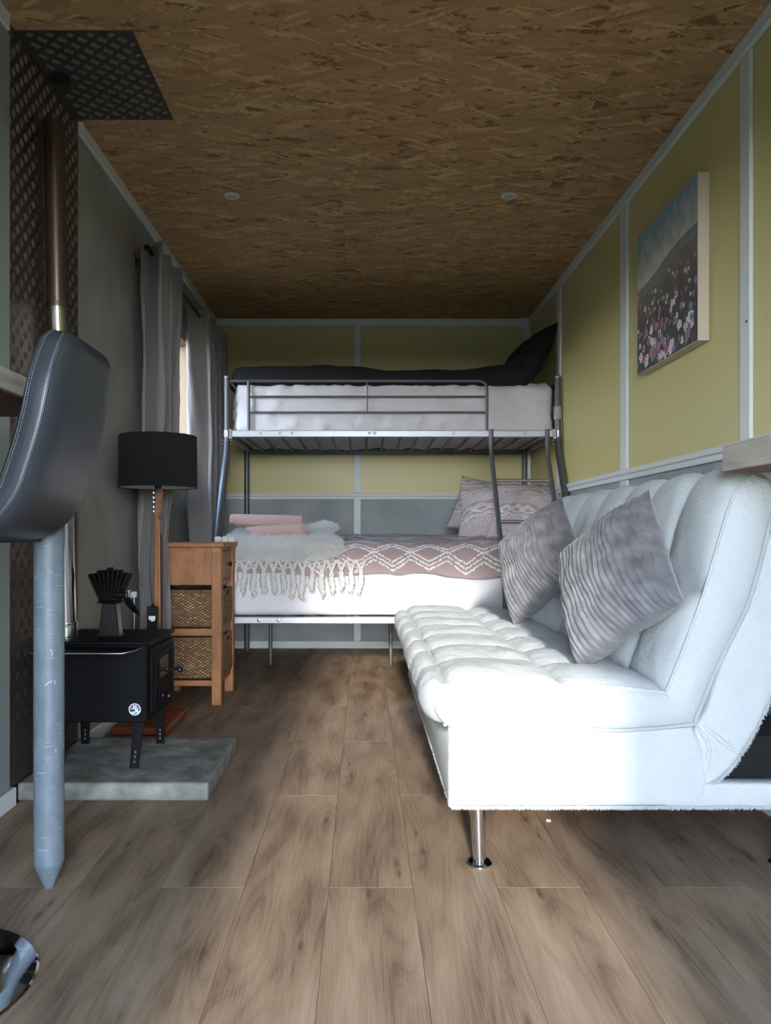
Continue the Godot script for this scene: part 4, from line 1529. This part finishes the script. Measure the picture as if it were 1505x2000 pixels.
	var motor := put("motor", tube([Vector3(0.02, 0.140, 0.03), Vector3(0.045, 0.141, 0.035), Vector3(0.062, 0.142, 0.036)], 0.009, 14), M.black_gloss, fan)
	for k in 2:
		var blade := put("blade", grid(10, 8, func(u: float, v: float) -> Vector3:
			var r := lerpf(0.006, 0.078, u)
			var w := 0.034 * pow(sin(PI * clampf(u * 0.92 + 0.06, 0.0, 1.0)), 0.6) * (v - 0.5)
			return Vector3(0.012 * (v - 0.5) * (1.0 - u) + 0.02 * u * u, -r, w + 0.014 * u), false), M.black_metal, fan)
		blade.position = Vector3(0.062, 0.140, 0.036)
		blade.rotation = Vector3(0, 0.95, 0.30) if k == 0 else Vector3(PI - 0.9, 0.7, -0.30)
	put("hub", lathe([Vector2(0, -0.007), Vector2(0.007, -0.005), Vector2(0.007, 0.005), Vector2(0, 0.008)], 12), M.black_gloss, motor, Vector3(0.064, 0.142, 0.036))
	# plug on the wall behind
	var pl := thing("wall_plug", "small white plug with its cord, low on the grey wall behind the stove fan", "plug", Vector3(LEFT, 0.53, -3.40))
	put("plate", box(Vector3(0.0005, -0.02, -0.02), Vector3(0.008, 0.02, 0.02), 0.002), M.plastic_white, pl)
	put("body", soft_box(Vector3(0.008, -0.014, -0.014), Vector3(0.036, 0.014, 0.014), 0.008, 0.004, func(_p: Vector3, _n: Vector3) -> Vector3: return Vector3.ZERO), M.plastic_white, pl)
	put("cord", tube(bend([Vector3(0.022, -0.012, 0), Vector3(0.024, -0.10, 0.004), Vector3(0.020, -0.40, 0.0), Vector3(0.022, -0.528, 0.02), Vector3(0.08, -0.527, 0.06)], 0.04), 0.0028, 7), M.plastic_white, pl)

# ---------------------------------------------------------------- stool, bars and post at the sides
func stool_and_bars() -> void:
	var st := thing("bar_stool", "blue-grey stitched leather bar stool on a chrome disc base", "stool")
	var zc := -1.55
	var hw := 0.155
	# outline of the padded shell from the side: back on the right, seat running left
	var line := [Vector2(-0.572, 1.185), Vector2(-0.586, 1.12), Vector2(-0.604, 1.02), Vector2(-0.630, 0.93), Vector2(-0.655, 0.868), Vector2(-0.700, 0.826), Vector2(-0.78, 0.818), Vector2(-0.90, 0.824), Vector2(-1.00, 0.815)]
	var half := 0.034
	var section := func(u: float, w: float, k: float) -> Vector3:
		# u along the profile, w across (-1..1), k angle round the thickness
		var p := spline(line, u)
		var t := (spline(line, minf(u + 0.01, 1.0)) - spline(line, maxf(u - 0.01, 0.0))).normalized()
		var n := Vector2(-t.y, t.x)
		var taper := pow(clampf(minf(u, 1.0 - u) / 0.06, 0.0, 1.0), 0.5)
		var wid := hw * (0.80 + 0.20 * smoothstep(0.0, 0.22, u)) * lerpf(0.72, 1.0, taper)
		var a := k
		var ex := signf(cos(a)) * pow(absf(cos(a)), 0.35)
		var ey := signf(sin(a)) * pow(absf(sin(a)), 0.55)
		var th := half * lerpf(0.45, 1.0, taper)
		var q := p + n * ey * th * (1.0 + 0.12 * (1.0 - w * w))
		return Vector3(q.x, q.y, zc + ex * wid)
	var shell := grid(70, 48, func(u: float, v: float) -> Vector3:
		return section.call(u, cos(TAU * v), TAU * v), true)
	put("shell", shell, M.leather, st)
	for s in [0.55, -0.55]:
		var path := []
		for k in 60:
			var u := lerpf(0.015, 0.985, k / 59.0)
			path.append(section.call(u, 1.0, asin(pow(absf(s), 1.0 / 0.55) * signf(s)) * 1.0))
		put("seam", tube(path, 0.0022, 6), M.leather, st)
		var dots := []
		for k in 150:
			var u := lerpf(0.02, 0.98, k / 149.0)
			var c: Vector3 = section.call(u, 1.0, asin(pow(absf(s) * 0.72, 1.0 / 0.55) * signf(s)))
			var c2: Vector3 = section.call(minf(u + 0.0034, 1.0), 1.0, asin(pow(absf(s) * 0.72, 1.0 / 0.55) * signf(s)))
			dots.append(tube([c, (c + c2) / 2.0 + Vector3(0, 0, 0.0006), c2], 0.0009, 5))
		var th := put("stitching", join(dots), M.thread, st)
		th.set_meta("kind", "stuff")
	put("seat_plate", box(Vector3(-0.96, 0.782, zc - 0.12), Vector3(-0.70, 0.796, zc + 0.13), 0.003), M.under, st)
	put("column", lathe([Vector2(0.0, 0.02), Vector2(0.030, 0.02), Vector2(0.030, 0.42), Vector2(0.022, 0.425), Vector2(0.022, 0.775), Vector2(0.0, 0.775)], 28), M.chrome, st, Vector3(-0.80, 0, -1.345))
	put("disc_base", lathe([Vector2(0.0, 0.0), Vector2(0.212, 0.0), Vector2(0.213, 0.003), Vector2(0.209, 0.006), Vector2(0.18, 0.012), Vector2(0.10, 0.023), Vector2(0.04, 0.032), Vector2(0.0, 0.034)], 72), M.chrome, st, Vector3(-0.80, 0.0005, -1.345))
	# grey post under the left bar
	var post := thing("bar_post", "round grey-blue post with scuffed paint and a pointed foot, standing before the stove", "post")
	put("shaft", lathe([Vector2(0.009, 0.0), Vector2(0.010, 0.001), Vector2(0.0315, 0.055), Vector2(0.0328, 0.060), Vector2(0.0328, 1.0695), Vector2(0.0, 1.0695)], 32), M.post, post, Vector3(-0.712, 0.0, -1.736))
	var bl := thing("breakfast_bar", "pale oak breakfast bar on the left wall above the bar stool", "bar")
	put("top", box(Vector3(LEFT + 0.001, 1.0726, -1.777), Vector3(-0.68, 1.1147, 0.10), 0.002, 2), M.bar, bl)
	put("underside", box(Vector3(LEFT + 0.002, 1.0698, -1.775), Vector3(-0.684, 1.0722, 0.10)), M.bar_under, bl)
	var br := thing("breakfast_bar", "pale grey oak breakfast bar on the right wall over the near sofa arm", "bar")
	put("top", box(Vector3(0.818, 0.941, -1.755), Vector3(RIGHT - 0.014, 0.9995, -0.10), 0.002, 2), M.bar, br)
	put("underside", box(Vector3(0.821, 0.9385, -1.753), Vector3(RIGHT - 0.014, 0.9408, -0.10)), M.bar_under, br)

# ---------------------------------------------------------------- bedside cabinet and lamp
func cabinet_corner() -> void:
	var c := thing("bedside_cabinet", "honey oak bedside cabinet with one drawer above two open basket bays", "cabinet")
	var xa := -0.980
	var xb := -0.664
	var za := -3.571
	var zb := -3.937
	put("top", box(Vector3(xa - 0.012, 0.736, zb - 0.018), Vector3(xb + 0.014, 0.758, za + 0.016), 0.004, 0), M.oak, c)
	for x in [xa, xb - 0.046]:
		for z in [za - 0.046, zb]:
			put("leg", box(Vector3(x, 0.0, z), Vector3(x + 0.046, 0.736, z + 0.046), 0.002), M.oak, c)
	put("side_panel", box(Vector3(xa + 0.046, 0.56, za - 0.032), Vector3(xb - 0.046, 0.736, za - 0.014), 0.0, 1), M.oak, c)
	put("side_panel", box(Vector3(xa + 0.046, 0.56, zb + 0.014), Vector3(xb - 0.046, 0.736, zb + 0.032), 0.0, 1), M.oak, c)
	put("back_panel", box(Vector3(xa + 0.012, 0.10, zb + 0.046), Vector3(xa + 0.022, 0.736, za - 0.046)), M.oak, c)
	for y in [[0.322, 0.356], [0.088, 0.114]]:
		put("rail", box(Vector3(xa + 0.046, y[0], za - 0.034), Vector3(xb - 0.046, y[1], za - 0.012), 0.002, 0), M.oak, c)
		put("rail", box(Vector3(xa + 0.046, y[0], zb + 0.012), Vector3(xb - 0.046, y[1], zb + 0.034), 0.002, 0), M.oak, c)
		put("rail", box(Vector3(xb - 0.034, y[0], zb + 0.046), Vector3(xb - 0.012, y[1], za - 0.046), 0.002, 2), M.oak, c)
		put("shelf", box(Vector3(xa + 0.022, y[0] + 0.008, zb + 0.034), Vector3(xb - 0.034, y[1] - 0.006, za - 0.034), 0.0, 2), M.oak, c)
	put("rail", box(Vector3(xb - 0.034, 0.556, zb + 0.046), Vector3(xb - 0.010, 0.578, za - 0.046), 0.002, 2), M.oak, c)
	put("rail", box(Vector3(xb - 0.034, 0.720, zb + 0.046), Vector3(xb - 0.010, 0.736, za - 0.046), 0.002, 2), M.oak, c)
	var dr := put("drawer", box(Vector3(xb - 0.028, 0.582, zb + 0.049), Vector3(xb - 0.008, 0.716, za - 0.049), 0.003, 2), M.oak, c)
	put("knob", lathe([Vector2(0.0, 0.0), Vector2(0.006, 0.0), Vector2(0.005, 0.010), Vector2(0.012, 0.016), Vector2(0.013, 0.021), Vector2(0.009, 0.026), Vector2(0, 0.027)], 18), M.black_gloss, dr, Vector3(xb - 0.008, 0.652, (za + zb) / 2.0)).rotation.z = -PI / 2.0
	# two plaited baskets, one in each bay
	var bn := noise(33, 30.0, 2)
	for k in 2:
		var y0: float = [0.3565, 0.1145][k]
		var y1: float = [0.535, 0.312][k]
		var lo := Vector3(xa + 0.030, y0, zb + 0.040)
		var hi := Vector3(xb - 0.004, y1, za - 0.040)
		var b := thing("wicker_basket", ["plaited sea-grass basket in the upper bay of the oak cabinet", "plaited sea-grass basket in the lower bay of the oak cabinet"][k], "basket", Vector3.ZERO, "sea-grass baskets")
		var wall := soft_box(lo, hi - Vector3(0, 0.006, 0), 0.016, 0.0065, func(p: Vector3, n: Vector3) -> Vector3:
			var along := p.x + p.z
			var wv := sin(along * 340.0) * cos(p.y * 420.0)
			return n * (0.0026 * wv + 0.0022 * bn.get_noise_3dv(p)))
		put("woven_body", wall, M.plait, b)
		var rim := []
		for p in [Vector2(lo.x + 0.004, lo.z + 0.004), Vector2(hi.x - 0.004, lo.z + 0.004), Vector2(hi.x - 0.004, hi.z - 0.004), Vector2(lo.x + 0.004, hi.z - 0.004), Vector2(lo.x + 0.004, lo.z + 0.004)]:
			rim.append(Vector3(p.x, y1 - 0.006, p.y))
		put("rim", tube(bend(rim, 0.02, 5), 0.0065, 8), M.plait, b)
		put("hand_hole", box(Vector3(hi.x + 0.0005, y1 - 0.032, -3.775), Vector3(hi.x + 0.0035, y1 - 0.012, -3.735), 0.002), M.under, b)
	# floor lamp: black drum shade on an old guitar neck
	var l := thing("floor_lamp", "floor lamp with a black drum shade on a recycled guitar neck", "lamp")
	var at := Vector3(-0.858, 0, -3.20)
	put("base_board", box(Vector3(-1.0, 0.001, -3.39), Vector3(-0.775, 0.034, -3.03), 0.006, 0), M.red_wood, l)
	put("shade", lathe([Vector2(0.160, 0.992), Vector2(0.1605, 0.992), Vector2(0.158, 1.203), Vector2(0.157, 1.205), Vector2(0.156, 1.203)], 56), M.black_cloth, l, Vector3(at.x, 0, at.z))
	put("shade_lining", lathe([Vector2(0.1555, 1.203), Vector2(0.1585, 0.9925)], 56), M.shade_inner, l, Vector3(at.x, 0, at.z))
	put("shade_rim", lathe([Vector2(0.158, 0.9925), Vector2(0.159, 0.990), Vector2(0.1612, 0.990), Vector2(0.1612, 0.994), Vector2(0.160, 0.9945)], 56), M.black_cloth, l, Vector3(at.x, 0, at.z))
	for k in 3:
		var a := TAU * k / 3.0 + 0.4
		put("spoke", tube([at + Vector3(0, 1.17, 0), at + Vector3(cos(a) * 0.08, 1.172, sin(a) * 0.08), at + Vector3(cos(a) * 0.157, 1.18, sin(a) * 0.157)], 0.002, 6), M.steel, l)
	put("bulb_holder", lathe([Vector2(0.0, 0.985), Vector2(0.014, 0.985), Vector2(0.016, 1.05), Vector2(0.0, 1.052)], 16), M.black_gloss, l, at)
	put("bulb", lathe([Vector2(0.0, 1.05), Vector2(0.012, 1.052), Vector2(0.028, 1.09), Vector2(0.03, 1.11), Vector2(0.02, 1.135), Vector2(0.0, 1.142)], 20), M.plastic_white, l, at)
	var nk := [Vector2(-0.021, 0.030), Vector2(0.015, 0.030), Vector2(0.0135, 0.45), Vector2(0.0125, 0.74), Vector2(0.010, 0.80), Vector2(0.006, 0.86), Vector2(-0.013, 0.885), Vector2(-0.016, 0.86), Vector2(-0.014, 0.82), Vector2(-0.0145, 0.74), Vector2(-0.017, 0.45)]
	put("neck", extrude(nk, 0.012, -0.012, 0.005, 2), M.neck, l, at)
	put("headstock", extrude([Vector2(-0.014, 0.872), Vector2(0.008, 0.872), Vector2(0.016, 0.90), Vector2(0.018, 0.99), Vector2(0.004, 0.995), Vector2(-0.008, 0.985)], 0.008, -0.008, 0.002), M.neck, l, at)
	put("fretboard", extrude([Vector2(0.0145, 0.032), Vector2(0.0195, 0.032), Vector2(0.0165, 0.74), Vector2(0.014, 0.80), Vector2(0.010, 0.80), Vector2(0.0122, 0.74)], 0.012, -0.012, 0.001), M.black_gloss, l, at)
	for k in 6:
		var y := 0.885 + 0.0195 * k
		put("tuner", join([lathe([Vector2(0, 0), Vector2(0.0062, 0.001), Vector2(0.0078, 0.004), Vector2(0.0078, 0.009), Vector2(0.005, 0.012), Vector2(0, 0.0125)], 14, at + Vector3(-0.0175, y, 0.006)),
			tube([at + Vector3(-0.012, y + 0.006, 0.006), at + Vector3(0.0, y + 0.006, 0.009), at + Vector3(0.010, y + 0.006, 0.009)], 0.003, 8)]), M.tuner, l)
		put("string_peg", tube([at + Vector3(0.012, y + 0.004, 0.0), at + Vector3(0.02, y + 0.004, 0.0), at + Vector3(0.027, y + 0.004, 0.0)], 0.0017, 6), M.steel, l)
	put("cord", tube(bend([at + Vector3(-0.02, 0.99, 0.014), at + Vector3(-0.0205, 0.86, 0.014), at + Vector3(-0.028, 0.66, 0.03), at + Vector3(-0.012, 0.53, 0.06), at + Vector3(-0.004, 0.50, 0.07)], 0.08), 0.0017, 6), M.black_gloss, l)
	# black inline box on the lamp cord
	var ad := thing("power_adapter", "black box with a white label hanging on the cord against the lamp", "power adapter", Vector3(-0.860, 0.408, -3.125))
	put("case", box(Vector3(-0.021, 0.0, -0.014), Vector3(0.021, 0.096, 0.014), 0.003), M.black_gloss, ad)
	put("plug_end", box(Vector3(-0.006, 0.096, -0.005), Vector3(0.008, 0.106, 0.005), 0.002), M.black_gloss, ad)
	put("label_patch", box(Vector3(-0.013, 0.042, 0.014), Vector3(0.014, 0.058, 0.0146)), M.plastic_white, ad).set_meta("label", "white printed label")
	put("label_patch", box(Vector3(-0.004, 0.036, 0.014), Vector3(0.010, 0.042, 0.0146)), M.plastic_white, ad).set_meta("label", "lower edge of the white printed label")

# ---------------------------------------------------------------- curtains
func curtains() -> void:
	var r := thing("curtain_rod", "black curtain rod along the left wall near the ceiling", "curtain rod")
	put("rod", tube([Vector3(-0.945, 2.045, -3.36), Vector3(-0.945, 2.047, -4.0), Vector3(-0.945, 2.05, -4.95)], 0.0095, 12), M.black_gloss, r)
	put("finial", lathe([Vector2(0, 0), Vector2(0.013, 0.0), Vector2(0.0135, 0.022), Vector2(0.010, 0.028), Vector2(0, 0.028)], 16), M.black_gloss, r, Vector3(-0.945, 2.045, -3.362)).rotation.x = PI / 2.0
	for z in [-3.50, -4.86]:
		put("bracket", join([tube([Vector3(LEFT, 2.045, z), Vector3(-0.99, 2.045, z), Vector3(-0.945, 2.045, z)], 0.006, 8), box(Vector3(LEFT, 2.02, z - 0.012), Vector3(LEFT + 0.004, 2.07, z + 0.012), 0.001)]), M.black_gloss, r)
	var n := noise(47, 3.0, 3)
	for k in 2:
		var zs: Array = [[-3.385, -3.80, 2.5], [-4.36, -4.93, 3.5]][k]
		var c := thing("curtain", ["grey eyelet curtain hanging nearer, beside the stove wall", "grey eyelet curtain hanging farther, next to the bunk bed"][k], "curtain", Vector3.ZERO, "")
		var fold := func(u: float, y: float) -> Vector2:
			# pleats: across the wall and along it; looser towards the hem
			var ph := u * float(zs[2]) * TAU
			var swing := 0.058 + 0.006 * n.get_noise_2d(y * 0.5, k * 9.0 + u)
			var x := -0.945 - swing * cos(ph) * (1.0 if k == 0 else -1.0) * -1.0
			var far: float = zs[1] if k == 1 else lerpf(-3.545, zs[1], smoothstep(0.80, 1.35, y))
			var z := lerpf(zs[0], far, u) + 0.018 * sin(2.0 * ph) * (absf(far - zs[0]) / 0.45)
			x += 0.016 * n.get_noise_2d(u * 1.6 + k * 5.0, y * 0.35)
			z += 0.018 * n.get_noise_2d(u * 2.0 + 7.0, y * 0.3)
			return Vector2(x, z)
		var sheets := []
		for side in 2:
			var off := 0.0012 if side == 0 else -0.0012
			sheets.append(grid(150, 60, func(u: float, v: float) -> Vector3:
				var y := lerpf(2.085, 0.22, v)
				var p: Vector2 = fold.call(u, y)
				var q: Vector2 = fold.call(minf(u + 0.004, 1.0), y) - fold.call(maxf(u - 0.004, 0.0), y)
				var nn := Vector2(q.y, -q.x).normalized() * off
				return Vector3(p.x + nn.x + 0.002 * n.get_noise_2d(u * 6.0, y * 5.0), y, p.y + nn.y), side == 0))
		put("cloth", join(sheets), M.curtain, c)
		for e in int(zs[2] * 2.0):
			var u: float = (e + 0.5) / (zs[2] * 2.0)
			var p: Vector2 = fold.call(u, 2.047)
			var q: Vector2 = (fold.call(u + 0.01, 2.047) - fold.call(u - 0.01, 2.047)).normalized()
			var axis := Vector3(q.y, 0, -q.x)
			var ring := put("eyelet", lathe([Vector2(0.016, -0.003), Vector2(0.024, -0.003), Vector2(0.026, 0.0), Vector2(0.024, 0.003), Vector2(0.016, 0.003), Vector2(0.015, 0.0), Vector2(0.016, -0.003)], 24), M.steel, c)
			var ax := axis.normalized()
			var s := ax.cross(Vector3.UP).normalized()
			ring.transform = Transform3D(Basis(s, ax, s.cross(ax)), Vector3(p.x, 2.047, p.y))

# ---------------------------------------------------------------- picture and small things
func picture() -> void:
	var p := thing("canvas_picture", "square canvas painting of white and pink meadow flowers on the yellow wall", "painting")
	var z0 := -2.575
	var z1 := -3.145
	var y0 := 1.448
	var y1 := 2.013
	put("frame", boxes([[Vector3(1.118, y0, z1), Vector3(RIGHT - 0.001, y0 + 0.012, z0)], [Vector3(1.118, y1 - 0.012, z1), Vector3(RIGHT - 0.001, y1, z0)],
		[Vector3(1.118, y0 + 0.012, z1), Vector3(RIGHT - 0.001, y1 - 0.012, z1 + 0.012)], [Vector3(1.118, y0 + 0.012, z0 - 0.012), Vector3(RIGHT - 0.001, y1 - 0.012, z0)]], 0.0), M.picture_edge, p)
	var st := begin()
	var uv := [Vector2(1, 1), Vector2(1, 0), Vector2(0, 0), Vector2(0, 1)]
	var q := [Vector3(1.1175, y0 + 0.002, z0 - 0.002), Vector3(1.1175, y1 - 0.002, z0 - 0.002), Vector3(1.1175, y1 - 0.002, z1 + 0.002), Vector3(1.1175, y0 + 0.002, z1 + 0.002)]
	for k in [0, 2, 1, 0, 3, 2]:
		st.set_normal(Vector3(-1, 0, 0))
		st.set_uv(uv[k])
		st.add_vertex(q[k])
	put("painted_canvas", st.commit(), M.canvas, p)

func small_things() -> void:
	var n := noise(99, 40.0, 2)
	var list := []
	for k in 3:
		var c := Vector3(-0.707 + 0.030 * k, 0.770 + 0.002 * (k % 2), -3.72 - 0.012 * k)
		list.append(soft_box(c - Vector3(0.017, 0.0125, 0.02), c + Vector3(0.017, 0.014, 0.02), 0.011, 0.004, func(p: Vector3, nn: Vector3) -> Vector3: return nn * 0.004 * n.get_noise_3dv(p)))
	tag(put("folded_cloth", join(list), M.fluff), "little bunched white cloth lying on the corner of the oak cabinet", "cloth")
	var sc := soft_box(Vector3(0.505, 0.0002, -2.141), Vector3(0.517, 0.005, -2.130), 0.002, 0.002, func(p: Vector3, nn: Vector3) -> Vector3: return nn * 0.002 * n.get_noise_3dv(p * 3.0))
	tag(put("paper_scrap", sc, M.plastic_white), "tiny white scrap of paper on the floorboards under the sofa", "scrap")
